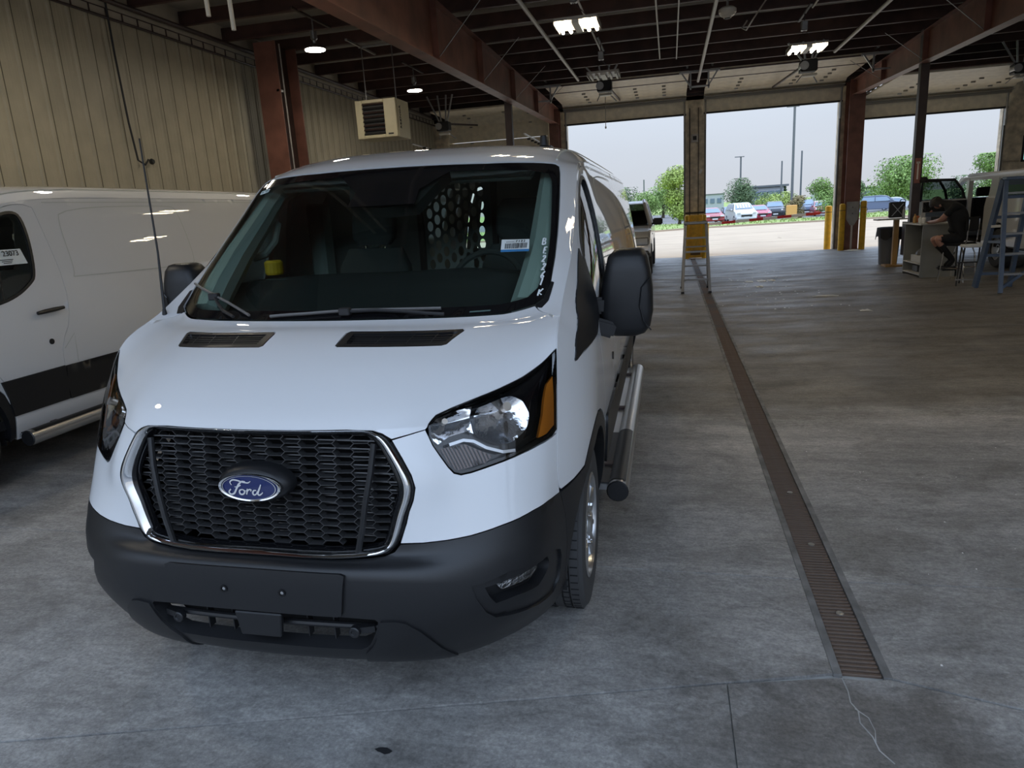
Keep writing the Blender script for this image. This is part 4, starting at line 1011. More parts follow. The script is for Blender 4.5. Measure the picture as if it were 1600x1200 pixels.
    side = [(.50, .735)] + side + [(1.97, 1.933), (2.3, 1.952), (3.0, 1.962), (4.5, 1.96), (5.8, 1.952), (5.93, 1.92), (5.95, 1.5), (5.95, .30)]
    side += [(RY + .50, .30)] + [p for p in arc(RY, AZ, .49, -6, 186, 18)] + [(RY - .50, .30), (1.50, .30), (1.50, .48), (1.475, .56), (1.44, .65), (1.372, .732), (1.25, .808), (1.127, .855), (1.02, .877), (.928, .871), (.86, .849), (.784, .809), (.712, .748), (.60, .737)]
    big = [(2.235, 1.37), (2.26, 1.42), (2.26, 1.75), (2.32, 1.885), (3.60, 1.90), (3.66, 1.86), (3.70, 1.40), (3.64, 1.345)]
    for s in (False, True):
        LW = [(2.62, 1.38), (2.60, 1.45), (2.66, 1.82), (2.72, 1.86), (3.50, 1.87), (3.56, 1.82), (3.58, 1.42), (3.54, 1.37)]
        bs = panel('body_side', side, M['paint'], V, kind='G', holes=[DOORP] + ([LW] if s else []), thick=.02, gap=0, mirror=s, step=.05)
        if s: panel('load_window', LW, M['sideglass'], bs, kind='G', off=-.012, thick=0, gap=-.004, mirror=s, step=.05)
        d = panel('front_door', DOORP, M['paint'], V, kind='G', holes=[WINP], thick=.025, gap=.004, mirror=s, step=.04)
        panel('door_window', WINP, M['sideglass'], d, kind='G', off=-.012, thick=0, gap=-.004, mirror=s, step=.05)
        panel('window_seal', inset(WINP, -.014, (1, 1)), M['blackpl'], d, kind='G', holes=[inset(WINP, .006, (1, 1))], off=.002, thick=.012, gap=0, mirror=s, step=.04)
        panel('mirror_sail', SAIL, M['blackpl'], d, kind='G', off=.006, thick=.008, gap=.004, mirror=s, step=.03)
        q = ribbon([(1.60, 1.255), (1.64, 1.45), (1.665, 1.76)], .012, 'G', .0)
        gx_ = -1 if s else 1
        if s: q.v = [(-x, y, z) for x, y, z in q.v]
        q.build('window_post', M['blackpl'], d)
        # handle, lock, fuel flap lines
        hm = MB(); hp = [(1.80, 1.150), (1.86, 1.154), (1.95, 1.158), (2.03, 1.162)]
        hm.tube([(gx_ * (float(G(y, z)) + .035), y, z) for y, z in hp], [.013, .016, .016, .012], 8)
        hm.build('door_handle', M['blackpl'], d, smooth=True)
        MB().lathe([(0, 0), (.021, 0), (.021, .006), (0, .007)], 16, Matrix.Translation((gx_ * (float(G(1.89, .93)) - .001), 1.89, .93)) @ Matrix.Rotation(R(90 * gx_), 4, 'Y')).build('fuel_cap', M['blackpl'], d)
        for nm, ln in (('panel_line', big + [big[0]]), ('roof_line', [(2.2, 1.925), (4.5, 1.93), (5.8, 1.925)]), ('fuel_flap_line', [(2.09, .74), (2.10, .956), (1.99, .86)])) + ((('slide_rail', [(2.6, 1.30), (4.5, 1.30), (5.8, 1.29)]),) if s else ()):
            q = ribbon(subdiv_open(ln) if nm != 'panel_line' else subdiv_open(smooth_poly(ln[:-1], 2, 100) + [smooth_poly(ln[:-1], 2, 100)[0]]), .006, 'G', .004)
            if s: q.v = [(-x, y, z) for x, y, z in q.v]
            q.build(nm, M['trim'], bs)
        if not s: pass
        for nm, a, b in (('side_moulding', 1.485, 1.96), ('side_moulding', 1.97, 3.1), ('side_moulding', 3.11, RY - .49), ('side_moulding', RY + .50, 5.93)):
            panel(nm, [(a, .475), (a if a > 2 else a - .02, .60), (a if a > 1.6 else a - .06, .733), (b, .738), (b, .478)], M['blackpl'], V, kind='G', off=.012, thick=.016, gap=.002, mirror=s, step=.06)
        panel('rear_arch_trim', RARCO + arc(RY, AZ, .43, -8, 188, 18), M['blackpl'], V, kind='G', off=.010, thick=.03, gap=0, mirror=s, step=.03)
        # front arch liner
        for cy in (AY, RY):
            rows = [[(gx_ * x, cy + .432 * math.cos(a), AZ + .432 * math.sin(a)) for a in np.linspace(-.2, math.pi + .2, 16)] for x in (.62, .93)]
            MB().grid(rows).build('arch_liner', M['hollow'], V)
            MB().box((gx_ * .62, cy, .5), (.02, .9, .6)).build('arch_wall', M['hollow'], V)
    # rear end and floor
    pr = [(float(G(5.9, z)) - .05, z) for z in np.linspace(.32, 1.93, 12)]
    outl = [(x, z) for x, z in pr] + [(.5, 2.0), (-.5, 2.0)] + [(-x, z) for x, z in pr[::-1]]
    rw = [[(.10 * q_, 1.32), (.78 * q_, 1.32), (.70 * q_, 1.82), (.10 * q_, 1.82)] for q_ in (1, -1)]
    rd = flat_panel('rear_door', outl, rw, 5.94, M['paint'], V)
    for h_ in rw: MB().add([(x, 5.945, z) for x, z in h_], [(0, 1, 2, 3)]).build('rear_glass', M['sideglass'], rd)
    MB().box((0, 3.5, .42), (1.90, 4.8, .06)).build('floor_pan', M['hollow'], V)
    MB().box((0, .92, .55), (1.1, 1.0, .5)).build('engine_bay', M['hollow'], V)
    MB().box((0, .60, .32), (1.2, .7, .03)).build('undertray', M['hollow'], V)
    # ---------- wheels
    def wheel(x, y, s):
        w = empty('wheel', (x, y, .356)); w.parent = V
        mm = Matrix.Rotation(R(90), 4, 'Y')
        tp = [(.215, -.105), (.29, -.116), (.335, -.108), (.350, -.094)]
        for a, b in ((-.090, -.056), (-.046, -.026), (-.016, .016), (.026, .046), (.056, .090)):
            tp += [(.349, a - .004), (.356, a), (.356, b), (.349, b + .004), (.344, b + .005)]
        tp += [(.350, .094), (.335, .108), (.29, .116), (.225, .105), (.215, .09)]
        MB().lathe(tp, 48, mm, close=False).build('tyre', M['tyre'], w, smooth=True, angle=30)
        bl = MB()
        for k in range(60):
            a = 2 * math.pi * k / 60
            for xc, o in ((-.075, 0), (-.036, .05), (.036, .02), (.075, .06)):
                aa = a + o; bl.box((xc, .3565 * math.cos(aa), .3565 * math.sin(aa)), (.030, .0035, .004), (aa + math.pi / 2, 0, .0))
        tag(bl.build('tread_sipe', M['hollow'], w), kind='stuff')
        MB().lathe([(.222, .10), (.228, .108), (.216, .112), (.205, .10), (.195, .03), (.20, -.1)], 40, mm, close=False).build('rim', M['alloy'], w, smooth=True)
        MB().lathe([(0, .0), (.195, .0), (.195, -.04), (0, -.04)], 30, mm).build('brake_disc', M['steel_dark'], w)
        for k in range(5):
            a = 2 * math.pi * k / 5 + .3
            ca, sa = math.cos(a), math.sin(a)
            sp = MB(); P0 = [(-.030, .05), (.030, .05), (.045, .212), (-.045, .212)]
            vs = [];
            for dx in (.055, .098):
                for (t_, r_) in P0:
                    hx = dx - (.03 if r_ < .1 and dx > .06 else 0) * 0 + (.006 if r_ > .1 and dx > .06 else 0)
                    vs.append((hx, r_ * ca - t_ * sa, r_ * sa + t_ * ca))
            sp.add(vs, [(0, 1, 2, 3), (7, 6, 5, 4), (0, 4, 5, 1), (1, 5, 6, 2), (2, 6, 7, 3), (3, 7, 4, 0)])
            sp.build('spoke', M['alloy'], w, bevel=.008, smooth=True)
        MB().lathe([(0, .115), (.05, .112), (.062, .10), (.066, .05)], 20, mm, close=False).build('hub_cap', M['alloy'], w, smooth=True)
        for k in range(5):
            a = 2 * math.pi * (k + .5) / 5 + .3; MB().cyl((.09, .085 * math.cos(a), .085 * math.sin(a)), (.112, .085 * math.cos(a), .085 * math.sin(a)), .011, 6).build('lug_nut', M['chrome'], w)
        if s < 0: w.rotation_euler = (0, 0, math.pi)
        return w
    for (x, y, s) in ((.872, AY, 1), (-.872, AY, -1), (.872, RY, 1), (-.872, RY, -1)): wheel(x, y, s)
    # ---------- running boards
    for s in (-1, 1):
        rb = MB().tube([(s * 1.065, 1.50, .315), (s * 1.065, 4.20, .315)], .055, 16).build('running_board', M['satin'], V, smooth=True)
        MB().box((s * .985, 2.85, .325), (.14, 2.66, .03)).build('board_plate', M['satin'], rb)
        for a, b in ((1.53, 2.35),):
            rows = [[(s * (1.065 + .0575 * math.sin(t)), y, .315 + .0575 * math.cos(t)) for t in np.linspace(-.9, .75, 8)] for y in np.linspace(a, b, 6)]
            MB().grid(rows).build('tread_pad', M['blackpl'], rb, smooth=True)
            MB().box((s * .985, (a + b) / 2, .343), (.12, b - a, .008)).build('tread_plate', M['blackpl'], rb)
        for y in (1.497, 4.203):
            MB().lathe([(0, -.006), (.052, -.006), (.056, 0), (.05, .006), (0, .006)], 16, Matrix.Translation((s * 1.065, y, .315)) @ Matrix.Rotation(R(90), 4, 'X')).build('end_cap', M['blackpl'], rb)
        for y in (1.8, 2.9, 3.9): MB().box((s * .93, y, .34), (.2, .05, .03)).build('board_bracket', M['steel_dark'], rb)
    # ---------- door mirrors
    for s in (-1, 1):
        mc = Vector((s * 1.13, 1.47, 1.36))
        sec = []      # rounded boxes stacked up in z: (z, x0, x1, y0, y1)
        for z, x0, x1, y0, y1 in ((1.165, 1.06, 1.17, 1.45, 1.52), (1.18, 1.035, 1.205, 1.42, 1.545), (1.21, 1.005, 1.228, 1.405, 1.56), (1.28, 1.0, 1.240, 1.395, 1.565), (1.38, 1.008, 1.238, 1.395, 1.57), (1.46, 1.025, 1.228, 1.40, 1.57), (1.52, 1.038, 1.216, 1.41, 1.568), (1.548, 1.066, 1.200, 1.43, 1.56), (1.555, 1.085, 1.18, 1.45, 1.54)):
            cx_, cy_ = (x0 + x1) / 2, (y0 + y1) / 2; a_, b_ = (x1 - x0) / 2, (y1 - y0) / 2; row = []
            for k in range(20):
                t = 2 * math.pi * k / 20; c_, s_ = math.cos(t), math.sin(t)
                row.append((s * (cx_ + a_ * math.copysign(abs(c_) ** .5, c_)), cy_ - .09 + b_ * math.copysign(abs(s_) ** .55, s_), z - .035))
            sec.append(row)
        hmx = MB(); vs = [p for r_ in sec for p in r_]
        fs = [(i * 20 + k, i * 20 + (k + 1) % 20, (i + 1) * 20 + (k + 1) % 20, (i + 1) * 20 + k) for i in range(len(sec) - 1) for k in range(20)] + [tuple(range(20))[::-1], tuple(range(len(vs) - 20, len(vs)))]
        hmx.add(vs, fs)
        ms = hmx.build('door_mirror', M['blackpl'], V, smooth=True, angle=50)
        MB().box((s * 1.13, 1.478, 1.335), (.17, .012, .30)).build('mirror_glass', M['chrome'], ms, bevel=.004)
        # two arms from the sail to the housing
        ar = MB()
        ar.box((s * 1.06, 1.345, 1.275), (.20, .045, .075), (0, 0, s * R(6)))
        ar.box((s * 1.0, 1.32, 1.185), (.15, .06, .075), (0, s * R(18), s * R(10)))
        ar.box((s * .958, 1.31, 1.22), (.07, .11, .15))
        ar.build('mirror_arm', M['blackpl'], ms, bevel=.012, seg=2, smooth=True)
        q = MB().tube([(s * 1.232, 1.322, 1.165), (s * 1.20, 1.306, 1.205), (s * 1.182, 1.302, 1.275), (s * 1.19, 1.303, 1.355), (s * 1.225, 1.316, 1.395)], .003, 5)
        q.build('mirror_seam', M['gloss'], ms)
    # ---------- roof aerial
    ra = MB(); p = SF(2.35, 20.2)
    ra.lathe([(.05, 0), (.045, .012), (.028, .03), (.022, .085), (.016, .09), (0, .09)], 16, Matrix.Translation((p[0], p[1], p[2] - .002)) @ Matrix.Scale(1.0, 4))
    ra.box((p[0] + .02, p[1] + .05, p[2] + .012), (.05, .10, .028)).build('roof_aerial', M['blackpl'], V, smooth=True)
    MB().tube([(-.872, .875, 1.335), (-.90, .93, 1.60), (-.955, 1.0, 2.085)], [.007, .0045, .0035], 6).build('aerial_mast', M['black'], V)
    MB().lathe([(.018, 0), (.012, .02), (.007, .05), (0, .05)], 10, Matrix.Translation((-.872, .875, 1.305))).build('aerial_base', M['black'], V)
    return V

def cab(V):
    """what shows of the cab through the screen"""
    d = MB()
    sec = [(.86, 1.27), (1.0, 1.315), (1.15, 1.40), (1.26, 1.445), (1.42, 1.445), (1.50, 1.40), (1.54, 1.2), (1.56, .8)]
    rows = []
    for x in np.linspace(-.84, .84, 15):
        k = abs(x) / .84
        rows.append([(x, y + .14 * k * k * (1 if i < 3 else .3), z - (.035 * k ** 3 if i > 1 else 0) + (.012 * math.exp(-((x - .38) / .2) ** 2) if 2 < i < 6 else 0)) for i, (y, z) in enumerate(sec)])
    d.grid(rows).build('dashboard', M['dash'], V, smooth=True)
    MB().box((-.42, 1.33, 1.435), (.36, .12, .004)).build('dash_tray', mat('tray_edge', (.05, .055, .055), .5), V)
    # steering wheel
    sw = empty('steering_wheel', (.388, 1.72, 1.335)); sw.parent = V; sw.rotation_euler = (R(62), 0, 0)
    MB().tube([(.19 * math.cos(a), .19 * math.sin(a), 0) for a in np.linspace(0, 2 * math.pi, 36, endpoint=False)], .016, 8, closed=True).build('wheel_rim', M['seat'], sw, smooth=True)
    MB().box((0, 0, 0), (.36, .05, .02)).box((0, -.08, 0), (.05, .16, .02)).build('wheel_spoke', M['dash'], sw, bevel=.006)
    MB().lathe([(.07, -.02), (.07, .02), (.05, .03), (0, .03)], 18).build('wheel_boss', M['dash'], sw)
    for sx in (-.36, .50):
        st = empty('front_seat', (sx, 2.02, 0)); st.parent = V
        def rb(z0, z1, w0, w1, y0, y1, t, name):
            q = MB(); rws = []
            for k in range(7):
                f = k / 6; z = z0 + (z1 - z0) * f; w = (w0 + (w1 - w0) * f) * (1 - .25 * abs(2 * f - 1) ** 4); y = y0 + (y1 - y0) * f; tt = t * (1 - .5 * abs(2 * f - 1) ** 4)
                rws.append([(w * math.copysign(abs(math.cos(a)) ** .5, math.cos(a)), y + tt * math.copysign(abs(math.sin(a)) ** .6, math.sin(a)), z) for a in np.linspace(0, 2 * math.pi, 20, endpoint=False)])
            vs = [p for r_ in rws for p in r_]
            q.add(vs, [(i * 20 + k, i * 20 + (k + 1) % 20, (i + 1) * 20 + (k + 1) % 20, (i + 1) * 20 + k) for i in range(6) for k in range(20)] + [tuple(range(20)), tuple(range(120, 140))])
            return q.build(name, M['seat'], st, smooth=True, angle=60)
        rb(.92, 1.53, .25, .22, -.06, .06, .07, 'seat_back'); rb(1.55, 1.775, .135, .125, .05, .09, .055, 'headrest')
        MB().box((0, -.22, .88), (.50, .52, .14)).build('seat_cushion', M['seat'], st, bevel=.04, seg=2, smooth=True)
        for a in (-.06, .06): MB().cyl((a, .06, 1.5), (a, .07, 1.58), .007, 8).build('headrest_post', M['chrome'], st)
    # bulkhead sheet with a field of oval holes
    bx0, bx1, bz0, bz1, by = -.88, .88, .50, 1.99, 2.46
    out = [(-.93, bz0), (.93, bz0), (.95, 1.3), (.86, 1.80), (.74, bz1), (-.74, bz1), (-.86, 1.80), (-.95, 1.3)]
    holes = []
    for c in range(8):
        for r_ in range(9):
            x = -.145 + c * .0475; z = 1.40 + r_ * .078 + (.039 if c % 2 else 0)
            if z < 1.97: holes.append([(x + .0185 * math.cos(a), z + .031 * math.sin(a)) for a in np.linspace(0, 2 * math.pi, 10, endpoint=False)])
    for c in range(3):
        for r_ in range(4):
            x = -.60 + c * .06; z = 1.52 + r_ * .085 + (.04 if c % 2 else 0)
            holes.append([(x + .02 * math.cos(a), z + .034 * math.sin(a)) for a in np.linspace(0, 2 * math.pi, 10, endpoint=False)])
    flat_panel('bulkhead', out, holes, by, M['bulk'], V)
    for x in (-.20, .275): MB().box((x, by - .015, 1.3), (.035, .03, 1.35)).build('bulkhead_post', M['steel_dark'], V)
    # sun visors, pillar trims, grab handles, headlining, mirror pod
    for (x0, x1) in ((-.68, -.27), (.10, .66)):
        MB().box(((x0 + x1) / 2, 1.73, 1.885), (x1 - x0, .15, .028), (R(20), 0, 0)).build('sun_visor', M['trim'], V, bevel=.01, seg=2)
    panel('headlining', sym([(0, 17.2), (4.4, 17.2), (4.8, 18.5), (4.8, 19.7), (0, 19.7)]), M['trim'], V, off=-.035, thick=0, gap=0, step=.06)
    panel('camera_pod', sym([(0, 16.95), (.98, 16.9), (.60, 16.1), (0, 16.05)]), M['dash'], V, off=-.022, thick=.06, gap=0, step=.04)
    MB().box((0, 1.62, 1.80), (.26, .04, .07)).build('inside_mirror', M['dash'], V, bevel=.015, seg=2)
    for s in (-1, 1):
        pv = np.array([(4.60, 14.25), (4.62, 14.7), (4.55, 15.3), (4.45, 15.9), (4.35, 16.4), (4.25, 16.9), (4.3, 17.6), (4.3, 18.6), (4.3, 19.4)])
        pt3 = surfF(pv) - normF(pv) * .085
        MB().tube([(s * x, y, z) for x, y, z in pt3], [.07, .072, .068, .062, .058, .055, .05, .045, .045], 10).build('pillar_trim', M['trim'], V, smooth=True)
        MB().tube([(s * .76, 1.66, 1.71), (s * .715, 1.64, 1.69), (s * .70, 1.56, 1.60), (s * .71, 1.47, 1.545), (s * .765, 1.45, 1.53)], .020, 8).build('grab_handle', M['trim'], V, smooth=True)
        MB().box((s * .80, 2.28, 1.36), (.10, .14, .88)).build('door_pillar', M['trim'], V, bevel=.015)
        MB().tube([(s * .84, 2.24, 1.62), (s * .80, 2.25, 1.58), (s * .80, 2.25, 1.48), (s * .84, 2.24, 1.44)], .014, 8).build('grab_handle', M['trim'], V, smooth=True)
        MB().box((s * .93, 1.70, 1.02), (.05, .85, .50)).build('door_card', M['dash'], V, bevel=.02)
def vanpose(V, xc, yf, dz, yaw=.00577718, rl=.01469122):
    V.location = (xc, yf, .98 * math.sin(rl) + dz); V.rotation_euler = (0, rl, yaw)
def copytree(o, parent=None, skip=()):
    c = o.copy(); COL.objects.link(c)
    if parent: c.parent = parent
    for k in CH.get(o, []):
        if k.name.split('.')[0] not in skip: copytree(k, c, skip)
    return c
V1 = van('')
CH = {}
for o_ in bpy.data.objects:
    if o_.parent: CH.setdefault(o_.parent, []).append(o_)
V2 = copytree(V1, None, ('aerial_mast', 'aerial_base', 'door_mirror', 'roof_aerial'))
vanpose(V1, -1.327, 1.80, 0.)
vanpose(V2, -5.45, 2.30, fz(-5.45 + .98))
tag(V1, 'white cargo van facing the viewer with chrome edged black grille and writing on its windscreen', 'van', 'white cargo vans')
tag(V2, 'white cargo van at the far left seen from its side beside the ribbed wall', 'van', 'white cargo vans')
cab(V1)
# ---- things only on the main van
def onscreen(name, polys, w, m, par):
    q = MB()
    for p in polys:
        r_ = ribbon(p, w, 'F', .0012); q.add(r_.v, r_.f)
    return q.build(name, m, par, fix=False)
wsc = [o_ for o_ in CH[V1] if o_.name.startswith('windscreen')][0]
# handwritten BE 226 1K down the right edge of the screen; each letter on the skin
GL = {'B': [[(0, 0), (0, 1)], [(0, 1), (.55, .95), (.6, .75), (.4, .55), (0, .52)], [(.4, .52), (.7, .38), (.65, .1), (0, 0)]],
      'E': [[(.7, 1), (.05, .98), (0, .5), (.05, .02), (.75, 0)], [(0, .5), (.55, .52)]],
      '2': [[(0, .75), (.2, 1), (.55, .95), (.6, .7), (.3, .35), (0, .02), (.4, .08), (.75, .0)]],
      '6': [[(.55, 1), (.15, .65), (0, .3), (.2, .02), (.5, .05), (.6, .3), (.4, .45), (.1, .32)]],
      '1': [[(.35, 1), (.3, 0)]],
      'K': [[(0, 1), (.02, 0)], [(.7, 1), (.05, .5), (.75, 0)]]}
for ch, u, v in (('B', 4.25, 15.135), ('E', 4.42, 14.975), ('2', 4.47, 14.825), ('2', 4.60, 14.685), ('6', 4.70, 14.545), ('1', 4.75, 14.425), ('K', 4.86, 14.225)):
    su, sv_ = .235, (.115 if ch != 'K' else .12)
    onscreen('marker_letter', [subdiv_open for subdiv_open in [[(u + a * su, v + b * sv_) for a, b in st] for st in GL[ch]]], .0065, M['marker'], wsc)
st = panel('barcode_sticker', [(2.77, 15.262), (3.64, 15.25), (3.74, 15.035), (2.83, 15.045)], M['sign'], wsc, off=.0008, thick=0, gap=0, step=.05)
panel('sticker_band', [(2.815, 15.085), (3.72, 15.075), (3.74, 15.035), (2.83, 15.045)], M['stickblue'], st, off=.0012, thick=0, gap=0, step=.05)
bars = []; u = 2.90
while u < 3.60:
    w = random.choice((.008, .014, .02)); bars.append([(u, 15.19), (u + .025, 15.10)]); u += w + .018
onscreen('sticker_bars', bars, .0024, M['ink'], st)
DG = {'7': [[(0, 1), (.6, 1), (.2, 0)]], '1': [[(.3, 1), (.3, 0)]], '2': GL['2'], '3': [[(0, 1), (.5, .95), (.55, .7), (.2, .52), (.6, .35), (.5, .05), (0, 0)]]}
for i, ch in enumerate('7123'):
    onscreen('sticker_digit', [[(3.20 + i * .085 + a * .06, 15.205 + b * .032) for a, b in s_] for s_ in DG[ch]], .003, M['ink'], st)
q = []
for i in range(6): q.append([(2.92 + i * .04, 15.212), (2.94 + i * .04, 15.216)])
onscreen('sticker_smallprint', q, .004, M['ink'], st)
st2 = panel('corner_sticker', [(-4.0, 16.62), (-3.45, 16.66), (-3.40, 16.55), (-3.95, 16.50)], mat('corner_sticker_pale', (.45, .65, .72), .5), wsc, off=.0008, thick=0, gap=0, step=.05)
onscreen('sticker_line', [[(-3.92, 16.57), (-3.78, 16.58)], [(-3.66, 16.59), (-3.48, 16.61)]], .006, M['ink'], st2)
st3 = panel('vin_strip', [(2.62, 14.055), (3.25, 14.06), (3.25, 14.025), (2.62, 14.02)], mat('vin_strip_teal', (.10, .16, .15), .4), wsc, off=.0008, thick=0, gap=0, step=.05)
# wipers
def wiper(name, blade, arm, joint):
    w = empty(name); w.parent = V1
    bp_ = surfF(np.array(blade)) + normF(np.array(blade)) * .010
    MB().tube([tuple(p) for p in bp_], .006, 6).build('wiper_blade', M['pipe'] if False else mat('wiper_satin', (.16, .155, .15), .35) if 'wiper_satin' not in bpy.data.materials else bpy.data.materials['wiper_satin'], w, smooth=True)
    b2 = surfF(np.array(blade)) + normF(np.array(blade)) * .004
    MB().tube([tuple(p) for p in b2], .004, 5).build('wiper_rubber', M['black'], w)
    ap = surfF(np.array(arm)) + normF(np.array(arm)) * .014
    MB().tube([tuple(p) for p in ap], .007, 6).build('wiper_arm', M['black'], w)
    c = ap[0 if joint == 0 else -1]
    MB().box(tuple(c), (.045, .03, .03)).build('wiper_clip', M['black'], w, bevel=.004)
    return w
wiper('windscreen_wiper', [(-5.2, 14.56), (-4.571, 14.55), (-3.963, 14.52), (-3.1, 14.43), (-2.777, 14.38), (-2.229, 14.29), (-1.722, 14.15), (-1.396, 14.02)], [(-2.95, 14.38), (-2.55, 14.24), (-2.2, 14.10), (-1.75, 13.95)], 0)
wiper('windscreen_wiper', [(-.93, 13.99), (-.75, 14.02), (-.35, 14.06), (.03, 14.10), (.37, 14.12), (.80, 14.12), (1.35, 14.115), (1.85, 14.11)], [(.25, 14.07), (.7, 14.09), (1.1, 14.05), (1.6, 13.98), (2.0, 13.93)], 0)
# yellow strap buckle between the vans seen through the cab window: a yellow tool on the door pocket
o_ = MB().lathe([(0, 0), (.045, 0), (.05, .02), (.05, .06), (.04, .075), (0, .075)], 16, Matrix.Translation((-2.17, 3.62, 1.43))).build('yellow_cap', M['yellow'])
bpy.data.objects.remove(o_)
hb = MB().lathe([(0, 0), (.04, 0), (.045, .01), (.045, .06), (.035, .07), (0, .07)], 16, Matrix.Translation((-.60, 1.36, 1.452))).build('yellow_tin', M['yellow'])
hb.parent = None; hb.matrix_world = Matrix.Translation((-1.327, 1.80, .0144)) @ Matrix.Rotation(.00577718, 4, 'Z') @ Matrix.Rotation(.01469122, 4, 'Y')
tag(hb, 'small yellow container on the dashboard of the front white van', 'container')
# ---- printed sheet in the left van's door window
d2 = [o_ for o_ in bpy.data.objects if o_.parent == V2 and o_.name.startswith('front_door')]
ps = panel('window_sheet', [(1.66, 1.50), (1.885, 1.50), (1.865, 1.605), (1.66, 1.605)], M['sign'], None, kind='G', off=-.004, thick=0, gap=0, step=.05)
ps.parent = V2
mw = Matrix.Translation((float(G(1.765, 1.57)) - .0005, 1.775, 1.575)) @ Matrix.Rotation(R(90), 4, 'Z') @ Matrix.Rotation(R(90 - 12), 4, 'X')
text_mesh('sheet_number', '23073', .052, M['ink'], ps, mw, .0012)
sq = MB()
for k in range(3): sq.box((float(G(1.73, 1.535 - k * .011)) - .002, 1.73, 1.535 - k * .011), (.004, .10 - .02 * k, .004))
sq.build('sheet_smallprint', M['ink'], ps)
# ================================================================== things on the right and along the floor
M['grey_lam'] = mat('grey_laminate', (.25, .25, .23), .55, var=.12, vscale=3)
M['grey_edge'] = mat('pale_edge', (.50, .49, .45), .5)
M['wood'] = mat('pine_wood', (.42, .25, .09), .6, var=.25, vscale=2, stretch=(8, 8, 1))
M['blueladder'] = mat('ladder_blue', (.085, .125, .20), .45, var=.15)
M['alu'] = mat('aluminium', (.30, .30, .30), .5, metal=.6)
M['bin'] = mat('bin_grey', (.12, .125, .135), .5)
M['blackcloth'] = mat('black_cloth', (.010, .010, .011), .9, bump=.2, bscale=60)
M['skin'] = mat('skin_tone', (.42, .22, .16), .5)
M['hair'] = mat('dark_hair', (.018, .013, .011), .6, bump=.5, bscale=90)
M['suv'] = mat('suv_white', (.62, .61, .58), .3, coat=.6)
M['pickup'] = mat('pickup_silver', (.55, .54, .52), .28, metal=.35, coat=.6)
M['darkglass'] = glass_mat('dark_car_glass', (.10, .12, .12))
M['bluegrey'] = mat('door_trim_bluegrey', (.10, .13, .17), .6)
M['orange'] = mat('orange_plastic', (.55, .16, .05), .5)

# ---- yellow bollards and the guard at the centre pier
def bollard(x, y, h, label, r=.065, grp='yellow bollards at the far openings'):
    t = empty('bollard', (x, y, fz(x) if y < Y1 else -.005)); tag(t, label, 'bollard', grp)
    MB().lathe([(r, 0), (r, h - .05), (r * .85, h - .015), (r * .4, h), (0, h)], 20).build('bollard_sleeve', M['yellow'], t, smooth=True)
    MB().lathe([(r + .003, h - .20), (r + .003, h - .185)], 20, close=False).build('sleeve_band', M['steel_dark'], t)
bollard(.50, 22.88, 1.33, 'left yellow bollard standing against the centre pier behind the step ladder')
bollard(1.02, 22.88, 1.33, 'right yellow bollard standing against the centre pier behind the step ladder')
bollard(4.80, 23.95, 1.35, 'yellow bollard outside the doorway left of the brown pillar', .10)
bollard(4.93, 22.72, 1.35, 'yellow bollard inside at the left corner of the brown pillar', .085)
bollard(5.50, 22.72, 1.40, 'yellow bollard at the right corner of the brown pillar', .085)
o = MB().box((.76, 22.99, .66), (.44, .03, 1.30)).build('pier_guard', M['yellow'], bevel=.006)
tag(o, 'flat yellow guard panel on the lower part of the centre pier', 'guard')
MB().box((.76, 22.972, .16), (.30, .006, .14)).build('guard_scuff', mat('scuff_brown', (.16, .09, .03), .8), o)
# pale marking panel and streak on the pillar
o = MB().prism([(-.17, .42), (.17, .42), (.16, -.08), (.05, -.26), (-.05, -.26), (-.16, -.08)], .012, Matrix.Translation((5.22, 22.79, 1.02)) @ Matrix.Rotation(R(90), 4, 'X')).build('pillar_plate', mat('plate_grey', (.42, .42, .41), .6, var=.2))
tag(o, 'pale grey shield shaped plate on the brown pillar between bollards', 'plate')
for z in (.08, .26): MB().box((0, 0, 0), (.02, .01, .03)).build('plate_slot', M['black'], o).location = (5.22, 22.775, 1.02 + z)
o = MB().box((5.22, 22.785, .40), (.05, .006, .74)).build('paint_drip', mat('drip_white', (.62, .60, .57), .7)); tag(o, 'long whitish drip running down the brown pillar to the floor', 'stain')
o = MB().lathe([(.16, 0), (.1, .02), (0, .035)], 14, Matrix.Translation((5.22, 22.50, fz(5.22))) @ Matrix.Scale(1.5, 4, (1, 0, 0))).build('powder_heap', mat('powder_pale', (.75, .68, .52), .9)); tag(o, 'small heap of pale powder at the foot of the brown pillar', 'powder')

# ---- aluminium step ladder in front of the centre pier
def rails(t, pts, w, m, name='rail'):
    for a, b in pts: MB().bar(a, b, w, w * .55).build(name, m, t)
lad = empty('step_ladder', (.48, 14.0, fz(.48))); tag(lad, 'aluminium step ladder standing over the drain before the yellow guard', 'ladder')
rails(lad, [((-.255, -.05, .02), (-.195, .30, 1.31)), ((.255, -.05, .02), (.195, .30, 1.31))], .05, M['alu'])
rails(lad, [((-.26, .85, .02), (-.20, .36, 1.29)), ((.26, .85, .02), (.20, .36, 1.29))], .035, M['alu'], 'rear_rail')
for k in range(4):
    z = .26 + k * .26; f = z / 1.32; MB().box((0, -.05 + .35 * f, z), (2 * (.255 - .065 * f), .075, .03)).build('ladder_step', M['alu'], lad)
MB().box((0, .33, 1.32), (.44, .16, .05)).build('ladder_top', M['alu'], lad, bevel=.008)
for z in (.28, .85): MB().bar((-.24, .62, z), (.24, .62, z), .025).build('rear_brace', M['alu'], lad)
